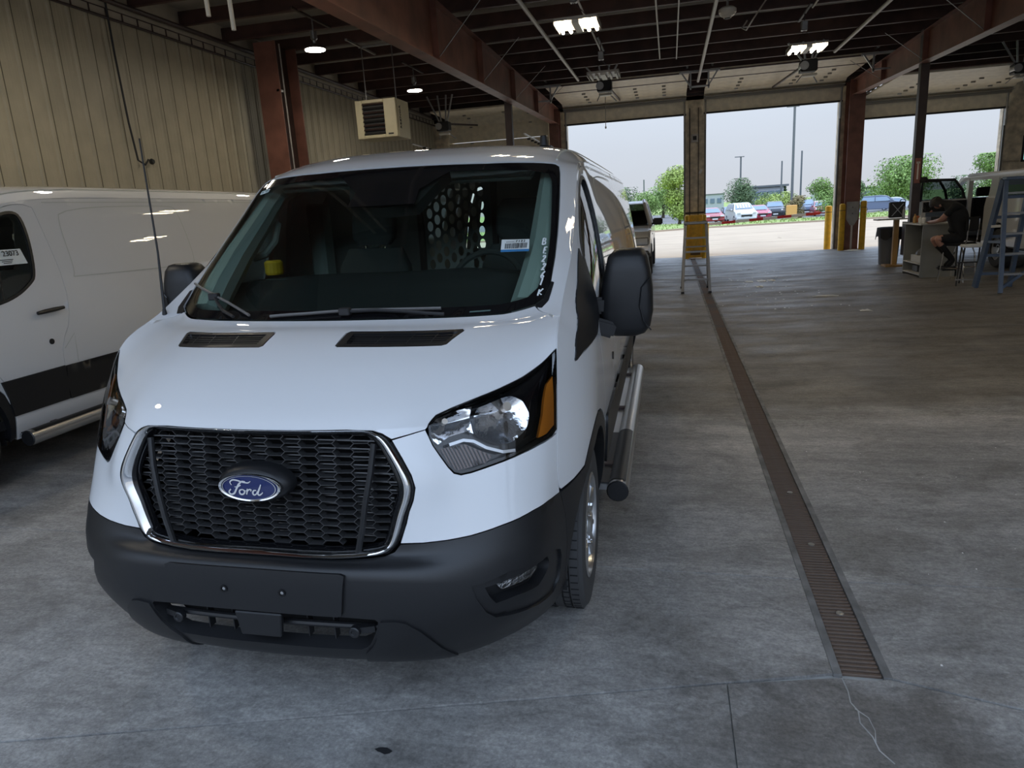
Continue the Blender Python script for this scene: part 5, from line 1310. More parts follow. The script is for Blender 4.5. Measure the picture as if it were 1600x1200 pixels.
for s in (-1, 1):
    MB().bar((s * .24, 0, .22), (s * .13, 0, .285), .012).build('step_brace', M['alu'], lad)
    MB().box((s * .255, -.05, .02), (.06, .07, .04)).build('rubber_foot', M['black'], lad)
    MB().box((s * .26, .85, .02), (.05, .06, .04)).build('rubber_foot', M['black'], lad)

# ---- blue ladder at the right edge
bl = empty('tall_ladder', (4.92, 12.48, fz(4.92))); tag(bl, 'blue fibreglass step ladder at the right edge beside the folding stool', 'ladder')
for x in (0, .50):
    x2 = x + (.09 if x == 0 else -.05)
    MB().bar((x, -.42, .02), (x2, 0, 1.70), .055, .09).build('ladder_rail', M['blueladder'], bl)
    MB().bar((x - .03, .44, .02), (x2 - .02, .03, 1.70), .055, .09).build('rear_rail', M['blueladder'], bl)
for k in range(5):
    z = .30 + k * .30; f = z / 1.70; MB().box((.25 + .02 * f, -.42 * (1 - f), z), (.50 - .12 * f, .09, .03)).build('ladder_step', M['alu'], bl)
    MB().box((.23 + .02 * f, .44 - .42 * f, z - .06), (.52 - .12 * f, .03, .045)).build('rear_bar', M['blueladder'], bl)
for z, m_ in ((1.02, M['grey_edge']), (.78, M['blueladder'])):
    f = z / 1.70; MB().bar((.06 * f, -.42 * (1 - f), z), (.05 * f, .44 * (1 - f), z - .02), .04).build('spreader', m_, bl)
MB().box((.25, .01, 1.72), (.36, .16, .05)).build('ladder_top', M['blueladder'], bl, bevel=.008)
MB().bar((.02, -.40, .10), (.34, -.36, .34), .04).build('ladder_brace', M['blueladder'], bl)

# ---- grey cabinet with open shelves
cb = empty('storage_cabinet', (4.62, 14.75, fz(4.7))); tag(cb, 'grey open shelved cabinet the seated person leans on', 'cabinet')
W_, L_, Hc = .62, 1.05, .98
MB().box((.31, .012, Hc / 2), (W_, .024, Hc)).build('side_panel', M['grey_lam'], cb)
MB().box((.31, L_ - .012, Hc / 2), (W_, .024, Hc)).build('side_panel', M['grey_lam'], cb)
MB().box((W_ - .01, L_ / 2, Hc / 2), (.02, L_, Hc)).build('back_panel', M['grey_lam'], cb)
MB().box((.29, L_ / 2, Hc + .012), (W_ + .06, L_ + .04, .024)).build('cabinet_top', M['grey_edge'], cb)
for z in (.05, .25): MB().box((.30, L_ / 2, z), (W_ - .02, L_ - .05, .02)).build('shelf', M['grey_edge'], cb)
zc = fz(4.7)
def onshelf(name, label, cat, q, m, z): o = q.build(name, m, bevel=.004); tag(o, label, cat); return o
o = onshelf('plastic_tray', 'pale plastic tray on the upper shelf of the grey cabinet', 'tray', MB().box((4.82, 15.25, zc + .325), (.28, .55, .13)), M['grey_edge'], 0)
o = onshelf('grey_rag', 'crumpled grey rag lying in the tray in the cabinet', 'rag', MB().lathe([(.15, 0), (.13, .06), (.06, .12), (0, .13)], 9, Matrix.Translation((4.84, 15.3, zc + .392))), M['bin'], 0)
o = onshelf('white_bag', 'white plastic bag on the bottom shelf of the grey cabinet', 'bag', MB().lathe([(.14, 0), (.17, .05), (.10, .12), (0, .14)], 9, Matrix.Translation((4.84, 15.0, zc + .062)) @ Matrix.Scale(.7, 4, (1, 0, 0))), M['white'], 0)
o = onshelf('dark_box', 'dark box beside the white bag on the bottom cabinet shelf', 'box', MB().box((4.84, 15.45, zc + .122), (.2, .3, .12)), M['bin'], 0)
zt = zc + Hc + .024
o = onshelf('tool_case', 'dark tool case lying on top of the grey cabinet', 'case', MB().box((5.05, 15.5, zt + .05), (.26, .40, .10)), M['black'], 0)
o = onshelf('orange_tin', 'orange tin standing on the far end of the grey cabinet', 'tin', MB().lathe([(0, 0), (.05, 0), (.05, .12), (.04, .13), (0, .13)], 14, Matrix.Translation((4.76, 15.62, zt))), M['orange'], 0)
o = onshelf('brown_bottle', 'small brown bottle beside the orange tin on the cabinet', 'bottle', MB().lathe([(0, 0), (.035, 0), (.035, .1), (.015, .13), (.015, .17), (0, .17)], 12, Matrix.Translation((4.68, 15.45, zt))), M['wood'], 0)
for i, (x, y, l) in enumerate(((4.72, 15.05, 'white cup nearest the elbow on the cabinet top'), (4.70, 15.2, 'pale spray nozzle bottle behind the white cup on the cabinet'))):
    onshelf('white_cup' if i == 0 else 'spray_bottle', l, 'cup' if i == 0 else 'bottle', MB().lathe([(0, 0), (.03, 0), (.038, .09), (.012 if i else .03, .11), (.012 if i else .03, .14 if i else .11), (0, .14 if i else .11)], 12, Matrix.Translation((x, y, zt))), M['white'], 0)

# ---- small stand with a fan-like box on a plank, grey bin with liner
st = empty('plank_stand', (4.80, 17.25, fz(4.93))); tag(st, 'pine post stand carrying a pale plank beside the grey bin', 'stand')
MB().box((-.06, 0, 1.03), (.62, .34, .03)).build('plank', M['grey_edge'], st)
MB().box((.06, 0, .52), (.10, .09, 1.0)).build('stand_post', M['wood'], st)
MB().box((.10, .0, .02), (.5, .34, .04)).build('stand_foot', M['wood'], st)
MB().box((.24, .02, .60), (.05, .2, .72)).build('stand_strut', M['steel_dark'], st)
fn = empty('box_fan', (4.86, 17.22, fz(4.93) + 1.045)); tag(fn, 'black square box fan standing on the pale plank', 'fan')
MB().box((0, .06, .18), (.32, .10, .34)).build('fan_case', M['black'], fn, bevel=.02)
for s in (-1, 1): MB().bar((-.11 * s, -.0, .05), (.11 * s, 0, .31), .02, .012).build('fan_guard', M['galv'], fn)
MB().tube([(.02, .0, .33), (.06, 0, .40), (.14, 0, .38), (.15, 0, .33)], .01, 6).build('fan_handle', M['black'], fn)
o = MB().lathe([(0, 0), (.03, 0), (.03, .16), (.012, .20), (.012, .25), (0, .25)], 12, Matrix.Translation((4.95, 17.10, fz(4.93) + 1.045))).build('pale_bottle', M['galv']); tag(o, 'pale metal bottle standing in front of the box fan', 'bottle')
bn = empty('waste_bin', (4.90, 17.85, fz(4.9))); tag(bn, 'round grey waste bin with black liner left of the pine post', 'bin')
MB().lathe([(0, 0), (.19, 0), (.235, .78), (.25, .78), (.25, .83), (.225, .83), (.18, .02)], 26, close=False).build('bin_body', M['bin'], bn, smooth=True)
lr = MB(); rows = []
for (r_, z) in ((.235, .835), (.262, .83), (.272, .70), (.285, .60)):
    rows.append([((r_ + .012 * math.sin(k * 2.3) * (1 if z < .75 else 0)) * math.cos(2 * math.pi * k / 28), (r_ + .012 * math.sin(k * 2.3) * (1 if z < .75 else 0)) * math.sin(2 * math.pi * k / 28), z - (.05 * math.sin(k * 1.1) if z < .65 else 0)) for k in range(29)])
lr.grid(rows).build('bin_liner', M['black'], bn, smooth=True)
tk = empty('hand_truck', (5.22, 17.0, fz(5.2))); tag(tk, 'black hand truck leaning by the pine post behind the cabinet', 'hand truck')
for s in (-.14, .14): MB().tube([(s, 0, .08), (s, .06, .95)], .016, 6).build('truck_rail', M['black'], tk); MB().lathe([(0, -.03), (.11, -.03), (.11, .03), (0, .03)], 16, Matrix.Translation((s, -.03, .11)) @ Matrix.Rotation(R(90), 4, 'Y')).build('truck_wheel', M['tyre'], tk)
for z in (.2, .45, .7, .93): MB().box((0, .06 * z, z), (.30, .02, .05)).build('truck_bar', M['black'], tk)
MB().box((0, -.14, .012), (.34, .2, .012)).build('toe_plate', M['steel_dark'], tk)

# ---- tall black folding chair and the white topped stool
def chair(x, y, rz, label):
    t = empty('drafting_chair', (x, y, fz(x)), (0, 0, rz)); tag(t, label, 'chair')
    MB().box((0, 0, .655), (.40, .40, .05)).build('seat', M['blackcloth'], t, bevel=.02, seg=2, smooth=True)
    MB().box((0, .20, 1.0), (.42, .035, .24)).build('backrest', M['blackcloth'], t, bevel=.014, seg=2, smooth=True)
    for s in (-.16, .16):
        MB().tube([(s, .16, .63), (s, .20, .72), (s, .215, 1.08)], .012, 8).build('back_upright', M['chrome'], t)
        for f in (-1, 1):
            MB().tube([(s, f * .12, .63), (s * 1.1, f * .17, .5), (s * 1.22, f * .22, .0)], .012, 8).build('leg', M['chrome'], t)
    MB().tube([(.19, .2, .24), (.19, -.2, .24), (-.19, -.2, .24), (-.19, .2, .24)], .010, 8, closed=True).build('foot_ring', M['chrome'], t)
chair(5.00, 14.02, R(-138), 'tall black chair with chromed legs the seated person uses')
stl = empty('folding_stool', (4.98, 13.45, fz(4.98))); tag(stl, 'black folding step stool with a white pad on its top', 'stool')
MB().box((.02, 0, .655), (.32, .26, .05)).build('stool_pad', M['white'], stl, bevel=.015, seg=2)
for s in (-.14, .14):
    MB().bar((s - .10, -.16, .0), (s + .03, .10, .63), .022).build('stool_leg', M['black'], stl)
    MB().bar((s + .08, .22, .0), (s + .02, -.06, .63), .022).build('stool_leg', M['black'], stl)
for z, f in ((.10, 1), (.38, .55)): MB().box((-.10 + .13 * z, -.16 + .4 * z, z), (.30, .07, .018)).build('stool_step', M['alu'] if z < .2 else M['black'], stl)

# ---- the person bent over the cabinet
def person():
    J = {  # joint: (xyz, radius)
        'pel': ((5.03, 14.06, .815), .13), 'wai': ((5.02, 14.06, .98), .165), 'che': ((4.95, 14.11, 1.20), .185), 'upc': ((4.89, 14.17, 1.35), .145), 'nec': ((4.80, 14.26, 1.42), .055),
        'hed': ((4.72, 14.34, 1.41), .088), 'crn': ((4.66, 14.40, 1.38), .085),
        'rsh': ((4.86, 13.97, 1.36), .068), 'rel': ((4.68, 14.06, 1.13), .046), 'rwr': ((4.66, 14.42, 1.09), .032), 'rhd': ((4.67, 14.58, 1.09), .026),
        'lsh': ((4.98, 14.38, 1.36), .068), 'lel': ((4.95, 14.62, 1.12), .046), 'lwr': ((4.76, 14.78, 1.07), .032), 'lhd': ((4.70, 14.80, 1.07), .026),
        'rhp': ((4.98, 13.97, .79), .105), 'rkn': ((4.60, 14.00, .82), .064), 'ran': ((4.93, 14.03, .42), .042), 'rft': ((4.83, 14.03, .30), .036),
        'lhp': ((5.00, 14.16, .79), .105), 'lkn': ((4.60, 14.22, .80), .064), 'lan': ((4.95, 14.20, .42), .042), 'lft': ((4.85, 14.22, .30), .036)}
    E = [('pel', 'wai'), ('wai', 'che'), ('che', 'upc'), ('upc', 'nec'), ('nec', 'hed'), ('hed', 'crn'), ('upc', 'rsh'), ('rsh', 'rel'), ('rel', 'rwr'), ('rwr', 'rhd'), ('upc', 'lsh'), ('lsh', 'lel'), ('lel', 'lwr'), ('lwr', 'lhd'),
         ('pel', 'rhp'), ('rhp', 'rkn'), ('rkn', 'ran'), ('ran', 'rft'), ('pel', 'lhp'), ('lhp', 'lkn'), ('lkn', 'lan'), ('lan', 'lft')]
    names = list(J); vs = [J[n][0] for n in names]; rad = [J[n][1] for n in names]; ed = [(names.index(a), names.index(b)) for a, b in E]
    # five fingers on the visible right hand
    hi = names.index('rhd'); hp = Vector(J['rhd'][0])
    for k, (dx, ln) in enumerate(((-.028, .07), (-.010, .08), (.008, .075), (.024, .06))):
        a = len(vs); vs += [tuple(hp + Vector((dx, .05, -.004))), tuple(hp + Vector((dx * 1.15, .05 + ln * .6, -.018)))]; rad += [.009, .008]; ed += [(hi, a), (a, a + 1)]
    a = len(vs); vs.append(tuple(hp + Vector((.05, .01, -.015)))); rad.append(.010); ed.append((hi, a))
    me = bpy.data.meshes.new('person_skeleton'); me.from_pydata(vs, ed, []); ob = bpy.data.objects.new('person_skeleton', me); COL.objects.link(ob)
    ob.modifiers.new('skin', 'SKIN'); sk = me.skin_vertices[0] if me.skin_vertices else None
    if sk is None: bpy.context.view_layer.objects.active = ob
    for i, r_ in enumerate(rad): me.skin_vertices[0].data[i].radius = (r_, r_)
    me.skin_vertices[0].data[0].use_root = True
    ss = ob.modifiers.new('sub', 'SUBSURF'); ss.levels = 2; ss.render_levels = 2
    dg = bpy.context.evaluated_depsgraph_get(); bm_ = bpy.data.meshes.new_from_object(ob.evaluated_get(dg)); bpy.data.objects.remove(ob)
    bm_.name = 'person'; bm_.materials.clear(); bm_.materials.append(M['blackcloth']); bm_.materials.append(M['skin'])
    JV = {n: Vector(J[n][0]) for n in J}
    def near(p, a, b):
        d = JV[b] - JV[a]; t = max(0, min(1, (p - JV[a]).dot(d) / d.length_squared)); return (p - JV[a] - d * t).length, t
    for f in bm_.polygons:
        c = f.center; best = min(((near(c, a, b) + (a, b)) for a, b in E), key=lambda q: q[0] - J[q[2]][1] * .5)
        seg = best[2:]; t = best[1]
        skin = seg in (('nec', 'hed'), ('hed', 'crn'), ('rel', 'rwr'), ('rwr', 'rhd'), ('lel', 'lwr'), ('lwr', 'lhd')) or (seg in (('rkn', 'ran'), ('lkn', 'lan')) and t < .3) or (seg in (('rsh', 'rel'), ('lsh', 'lel')) and t > .62) or (seg in (('rhp', 'rkn'), ('lhp', 'lkn')) and t > .78)
        f.material_index = 1 if skin else 0; f.use_smooth = True
    p = bpy.data.objects.new('person', bm_); COL.objects.link(p)
    tag(p, 'person in black clothes seated and bent forward over the grey cabinet', 'person')
    # hair, ear, nose, eyes
    hq = MB(); c = Vector((4.675, 14.375, 1.405))
    rows = []
    for i in range(9):
        th = math.pi * .62 * i / 8
        rows.append([tuple(c + Vector((.112 * math.sin(th) * math.cos(a) * 1.05 + .018, .112 * math.sin(th) * math.sin(a) * 1.1, .125 * math.cos(th) + .012 * math.sin(5 * a)))) for a in np.linspace(0, 2 * math.pi, 22)])
    hq.grid(rows).build('hair', M['hair'], p, smooth=True)
    MB().lathe([(0, -.012), (.02, -.01), (.026, .0), (.02, .01), (0, .012)], 10, Matrix.Translation((4.72, 14.255, 1.38)) @ Matrix.Rotation(R(90), 4, 'X')).build('ear', M['skin'], p, smooth=True)
    MB().lathe([(.016, 0), (.012, .02), (0, .03)], 8, Matrix.Translation((4.635, 14.42, 1.30)) @ Matrix.Rotation(R(180), 4, 'X')).build('nose', M['skin'], p, smooth=True)
    for y in (14.36, 14.44): MB().lathe([(0, -.008), (.011, 0), (0, .008)], 8, Matrix.Translation((4.605, y, 1.335))).build('eye', M['hair'], p)
    MB().box((4.62, 14.40, 1.275), (.03, .045, .01)).build('mouth', M['orange'], p)
    for y in (14.02, 14.23): MB().box((4.86, y, .275), (.26, .10, .07)).build('shoe', M['black'], p, bevel=.025, seg=2, smooth=True)
person()

# ---- white SUV at the right with its left doors open
S = empty('suv', (6.30, 16.0, fz(6.3))); tag(S, 'white sport utility vehicle with open side doors behind the seated person', 'vehicle')
def yz(poly, x0, x1, name, m, par=S, bevel=.0): return MB().prism(poly, x1 - x0, Matrix(((0, 0, 1, x0), (1, 0, 0, 0), (0, 1, 0, 0), (0, 0, 0, 1)))).build(name, m, par, bevel=bevel)
archR = [(-.10 + .46 * math.cos(R(a)), .38 + .50 * math.sin(R(a))) for a in range(170, 5, -15)]
rear = [(-2.1, .42), (-.60, .38)][:1] + [(-2.12, .9), (-2.05, 1.36), (.52, 1.40), (.60, 1.2), (.60, .42), (.38, .40)] + archR[::-1][0:] + [(-.58, .42)]
yz(rear, 0, .10, 'rear_quarter', M['suv'], bevel=.03)
yz([(-2.0, 1.36), (-1.75, 1.86), (2.1, 1.80), (2.45, 1.60), (2.38, 1.60), (2.0, 1.72), (-1.6, 1.74), (-1.78, 1.38)], .06, .16, 'roof_side', M['suv'])
MB().box((.95, .0, 1.84), (1.74, 3.6, .07)).build('roof', M['suv'], S, bevel=.03)
yz([(.18, 1.38), (.54, 1.38), (.44, 1.76), (.12, 1.76)], .05, .14, 'pillar', M['suv'])
yz([(1.64, .42), (1.80, .42), (1.70, 1.78), (1.58, 1.78)], .05, .14, 'pillar', M['suv'])
yz([(-1.74, 1.38), (.18, 1.38), (.12, 1.73), (-1.56, 1.73)], .085, .10, 'quarter_window', M['darkglass'])
yz([(.60, .36), (2.75, .36), (2.75, .46), (.60, .46)], 0, .12, 'sill', M['suv'])
yz([(2.72, .42), (3.6, .5), (3.55, 1.08), (2.6, 1.18), (2.30, 1.30), (2.45, .8)], .02, 1.9, 'front_wing', M['suv'], bevel=.05)
MB().box((1.95, .3, .92), (.06, 4.2, .95)).box((1.92, .3, 1.76), (.06, 3.6, .10)).box((1.93, .55, 1.58), (.05, .14, .4)).box((1.93, 1.7, 1.58), (.05, .14, .4)).build('far_side', M['suv'], S)
MB().box((1.94, .2, 1.57), (.01, 3.8, .36)).build('far_glass', M['darkglass'], S)
MB().box((.95, .3, .45), (1.8, 4.4, .10)).build('floor_pan', M['hollow'], S)
MB().box((.95, -2.05, 1.0), (1.7, .06, 1.0)).build('tailgate', M['suv'], S)
for y, l in ((.85, 0), (1.95, 0), (-.5, 0)):
    MB().box((.50, y, 1.05), (.5, .14, .62)).box((.50, y + .05, 1.48), (.28, .10, .20)).box((.5, y + .3, .75), (.5, .5, .14)).build('car_seat', M['blackcloth'], S, bevel=.03)
def carwheel(par, x, y, z, r, w, s=1, m=None):
    t = empty('wheel', (x, y, z)); t.parent = par; mm = Matrix.Rotation(R(90), 4, 'Y')
    MB().lathe([(r * .6, -w / 2), (r * .93, -w / 2), (r, -w * .38), (r, w * .38), (r * .93, w / 2), (r * .6, w / 2)], 24, mm, close=False).build('tyre', M['tyre'], t, smooth=True)
    q = MB().lathe([(0, s * w * .30), (r * .2, s * w * .36), (r * .25, s * w * .25), (r * .55, s * w * .34), (r * .62, s * w * .42)], 20, mm, close=False)
    q.build('rim', m or M['alloy'], t, smooth=True)
carwheel(S, .14, -.12, .38, .38, .26, -1); carwheel(S, .14, 3.05, .38, .38, .26, -1); carwheel(S, 1.75, -.12, .38, .38, .26)
MB().grid([[(x, -.12 + .47 * math.cos(a), .38 + .50 * math.sin(a)) for a in np.linspace(0, math.pi, 12)] for x in (.09, .6)]).build('arch_liner', M['hollow'], S)
def sdoor(y, w, ang, nm):
    d = empty(nm, (.04, y, 0), (0, 0, ang)); d.parent = S      # hinge line at origin, door runs along -Y when shut
    MB().box((0, -w / 2, .90), (.08, w, .92)).build('door_shell', M['suv'], d, bevel=.02)
    MB().box((.05, -w / 2, .92), (.03, w - .06, .36)).build('door_trim', M['bluegrey'], d, bevel=.012)
    MB().box((.05, -w / 2, 1.22), (.04, w - .06, .22)).build('door_ledge', M['blackcloth'], d)
    MB().box((.055, -w + .05, 1.0), (.03, .09, .72)).build('door_edge', M['suv'], d)
    q = MB(); q.tube([(0, -.03, 1.34), (0, -.10, 1.55), (0, -.28, 1.77), (0, -w + .02, 1.80), (0, -w + .01, 1.34)], .030, 6)
    q.build('window_frame', M['black'], d)
    MB().add([(0, -.05, 1.34), (0, -.12, 1.55), (0, -.29, 1.76), (0, -w + .03, 1.78), (0, -w + .03, 1.34)], [(0, 1, 2, 3, 4)]).build('door_glass', M['darkglass'] if nm == 'rear_door' else M['sideglass'], d)
    MB().box((-.05, -w + .12, 1.02), (.03, .14, .03)).build('door_handle', M['black'], d)
    MB().box((.075, -w * .55, .97), (.05, .3, .05)).build('arm_rest', M['blackcloth'], d, bevel=.01)
    return d
sdoor(1.64, 1.00, R(-78), 'rear_door')
fd = sdoor(2.72, 1.02, R(-62), 'side_door')
mr = MB().lathe([(0, -.09), (.10, -.08), (.13, 0), (.10, .08), (0, .09)], 14, Matrix.Translation((-.12, -.16, 1.18)) @ Matrix.Scale(.75, 4, (0, 0, 1))).build('door_mirror', M['suv'], fd, smooth=True)
MB().box((0, 0, 0), (.16, .012, .10)).build('mirror_glass', M['chrome'], mr).location = (-.12, -.07, 1.18)

# ---- silver pickup truck behind the main van, facing us
K = empty('pickup_truck', (-1.42, 17.0, fz(-1.4))); tag(K, 'silver pickup truck facing the viewer partly hidden behind the white van', 'vehicle')
prof = [(0, .55), (.02, .95), (.12, 1.08), (1.25, 1.18), (1.45, 1.20), (5.4, 1.16), (5.45, .5), (4.55, .45)] + [(4.0 + .45 * math.cos(R(a)), .40 + .45 * math.sin(R(a))) for a in range(10, 171, 20)] + [(3.5, .42), (1.5, .42)] + [(.9 + .45 * math.cos(R(a)), .40 + .45 * math.sin(R(a))) for a in range(10, 171, 20)] + [(.4, .42)]
MB().prism(prof, 1.92, Matrix(((0, 0, 1, -.96), (1, 0, 0, 0), (0, 1, 0, 0), (0, 0, 0, 1)))).build('truck_body', M['pickup'], K, bevel=.05, seg=2, smooth=True, angle=50)
cabp = [(1.30, 1.17), (2.05, 1.72), (2.3, 1.80), (3.5, 1.80), (3.85, 1.72), (3.95, 1.17)]
def rowp(x, k): return [(x, y, z) for y, z in cabp]
q = MB(); w0, w1 = .93, .74
pts = []
for (y, z) in cabp:
    w = w0 + (w1 - w0) * (z - 1.17) / .63; pts.append([(-w, y, z), (w, y, z)])
q.grid([pts[1], pts[2], pts[3], pts[4]]).build('cab_roof', M['pickup'], K, smooth=True)
for s in (0, 1):
    for a, b in ((0, 1), (5, 4)): MB().tube([pts[a][s], pts[b][s]], .045, 8).build('cab_pillar', M['pickup'], K)
    m2 = [tuple((np.array(pts[1][s]) * .0 + np.array((pts[1][s][0], 2.9, 1.80))))][0]
    MB().tube([pts[1][s], pts[2][s], pts[3][s], pts[4][s]], .045, 8).build('roof_rail', M['pickup'], K)
    MB().tube([(pts[0][s][0], 2.75, 1.17), (pts[2][s][0], 2.72, 1.80)], .04, 8).build('cab_pillar', M['pickup'], K)
    g_ = MB().add([pts[0][s], pts[1][s], pts[2][s], pts[3][s], pts[4][s], pts[5][s]], [(0, 1, 2, 3, 4, 5)]); g_.build('side_glass', M['darkglass'], K)
MB().add([pts[0][0], pts[0][1], pts[1][1], pts[1][0]], [(0, 1, 2, 3)]).build('windscreen', M['darkglass'], K)
MB().box((0, 3.0, 1.1), (1.6, .14, .9)).build('car_seat', M['blackcloth'], K)
MB().box((0, 1.75, 1.12), (1.6, .4, .16)).build('dashboard', M['dash'], K)
for s in (-1, 1):
    mm_ = MB().box((s * 1.11, 1.55, 1.27), (.24, .12, .17)).bar((s * .93, 1.6, 1.20), (s * 1.05, 1.56, 1.24), .05).build('door_mirror', M['black'], K, bevel=.03, seg=2, smooth=True)
    MB().box((s * .74, -.005, .86), (.36, .06, .18)).build('headlamp', M['chrome'], K, bevel=.02)
    carwheel(K, s * .86, .9, .39, .39, .24, s); carwheel(K, s * .86, 4.0, .39, .39, .24, s)
    MB().box((s * .965, 2.2, .95), (.012, .18, .035)).build('door_handle', M['pickup'], K)
MB().box((0, -.02, .82), (1.05, .06, .30)).build('truck_grille', M['black'], K, bevel=.02)
MB().box((0, -.05, .55), (1.86, .14, .20)).build('truck_bumper', M['chrome'], K, bevel=.03, smooth=True)

# ---- litter on the floor
lit = []
for i, (x, y, sx, sy, l) in enumerate(((2.57, 12.76, .42, .06, 'long white paper strip lying on the floor right of the drain'), (2.77, 11.01, .16, .12, 'small white scrap of paper nearest the right of the drain'),
        (1.62, 15.55, .16, .30, 'leftmost crumpled white paper in the row on the floor'), (1.88, 15.58, .18, .32, 'middle crumpled white paper in the row on the floor'), (2.08, 15.6, .15, .26, 'rightmost crumpled white paper in the row on the floor'),
        (1.66, 18.2, .14, .2, 'left white scrap in the far pair near the second doorway'), (1.92, 18.3, .16, .22, 'right white scrap in the far pair near the second doorway'), (1.72, 14.6, .13, .2, 'white scrap just in front of the crumpled papers'))):
    q = MB(); n = 5; rows = []
    rnd = random.Random(i + 3)
    for a in range(n): rows.append([(x + sx * (b / (n - 1) - .5) + rnd.uniform(-.012, .012), y + sy * (a / (n - 1) - .5) + rnd.uniform(-.012, .012), fz(x) + .004 + (rnd.uniform(0, .022) if 0 < a < n - 1 and 0 < b < n - 1 else 0)) for b in range(n)])
    o = q.grid(rows).build('paper_scrap', M['white']); tag(o, l, 'paper', 'paper scraps on the floor')
rnd = random.Random(5); q = MB()
for _ in range(60):
    x = max(.85, rnd.gauss(1.75, .4)); y = rnd.uniform(11.5, 17.5); r_ = rnd.uniform(.006, .02)
    q.add([(x - r_, y - r_ * 2, fz(x) + .003), (x + r_, y - r_, fz(x) + .003), (x + r_ * .6, y + r_ * 2, fz(x) + .006), (x - r_ * .8, y + r_, fz(x) + .004)], [(0, 1, 2, 3)])
for _ in range(90):
    x = rnd.uniform(.85, 3.0); y = rnd.uniform(1.9, 6.0); r_ = rnd.uniform(.0015, .0045)
    q.add([(x - r_, y - r_, fz(x) + .002), (x + r_, y - r_, fz(x) + .002), (x + r_ * .6, y + r_, fz(x) + .004), (x - r_ * .8, y + r_, fz(x) + .003)], [(0, 1, 2, 3)])
o = q.build('floor_debris', M['white']); tag(o, 'scattered pale crumbs of debris on the concrete floor', 'debris', kind='stuff')
for i, (x, y, r_, l) in enumerate(((-.93, 1.79, .014, 'small black leaf like scrap on the floor before the van bumper'), (2.35, 4.32, .05, 'largest dark oil spot on the floor at the right'), (2.30, 4.75, .022, 'smaller dark oil spot behind the largest at the right'), (-3.55, 3.9, .09, 'wet dark patch on the floor between the two vans'))):
    q = MB(); rn = random.Random(i)
    q.add([(x + r_ * (1 + .35 * rn.uniform(-1, 1)) * math.cos(a) * (1.8 if i != 2 else 1), y + r_ * (1 + .35 * rn.uniform(-1, 1)) * math.sin(a), fz(x + r_ * math.cos(a) * 1.8) + .0025) for a in np.linspace(0, 2 * math.pi, 11)[:-1]], [tuple(range(10))])
    o = q.build('oil_spot' if i else 'black_scrap', M['black'] if i != 3 else mat('wet_dark', (.02, .02, .02), .15), fix=False); tag(o, l, 'stain' if i else 'scrap')
# ================================================================== outdoors
def zo(y): return 0 if y < 24 else max(-.6, -.0085 * (y - 24))
M['apron'] = mat('apron_concrete', (.40, .315, .225), .85, var=.10, vscale=.5, bump=.1)
M['asphalt'] = mat('parking_asphalt', (.13, .13, .13), .9, var=.2, vscale=.6)
M['grass'] = mat('lawn_grass', (.19, .29, .07), .95, var=.35, vscale=2.2, col2=(.27, .31, .10), bump=.6, bscale=8)
M['leaf'] = mat('leaf_green', (.20, .32, .07), .7, var=.3, vscale=.8)
M['leafdark'] = mat('leaf_dark', (.11, .175, .07), .7, var=.3, vscale=.8)
M['leafyel'] = mat('leaf_yellow_green', (.32, .41, .09), .7, var=.3, vscale=.8)
M['leafbrown'] = mat('leaf_brown', (.25, .20, .09), .8, var=.3, vscale=1.)
M['bark'] = mat('tree_bark', (.10, .075, .05), .9)
M['poles'] = mat('lamp_pole_grey', (.16, .17, .175), .5, metal=.3)
M['facade'] = mat('facade_grey', (.42, .44, .47), .6)
M['facade_glass'] = mat('facade_glass', (.20, .26, .33), .15, metal=.3)
def ground(name, poly, m, kind='structure', dz=0.):
    vs = [(x, y, zo(y) + dz) for x, y in poly]
    o = MB().add(vs, [tuple(range(len(vs)))]).build(name, m, fix=False); o['kind'] = kind; return o
def strip(name, x0, x1, ys, m, dz=0.):
    q = MB().grid([[(x0, y, zo(y) + dz), (x1, y, zo(y) + dz)] for y in ys]); o = q.build(name, m, fix=False); o['kind'] = 'structure'; return o
YB = 94.7
strip('ground_apron', -70, 90, [Y1 + .0, 24, 45, 70, 84], M['apron'], -.012)
strip('ground_parking', -80, 140, [63, 75, 85, 94.6, 125, 160], M['asphalt'], .01)
strip('ground_lawn', -500, 500, [150, 300, 900], M['grass'], -.02)
strip('ground_front', -60, 60, [-45, -20, Y0 - .02], M['asphalt'], -.012)  # out-of-view ground, given dark asphalt to cut the warm bounce light
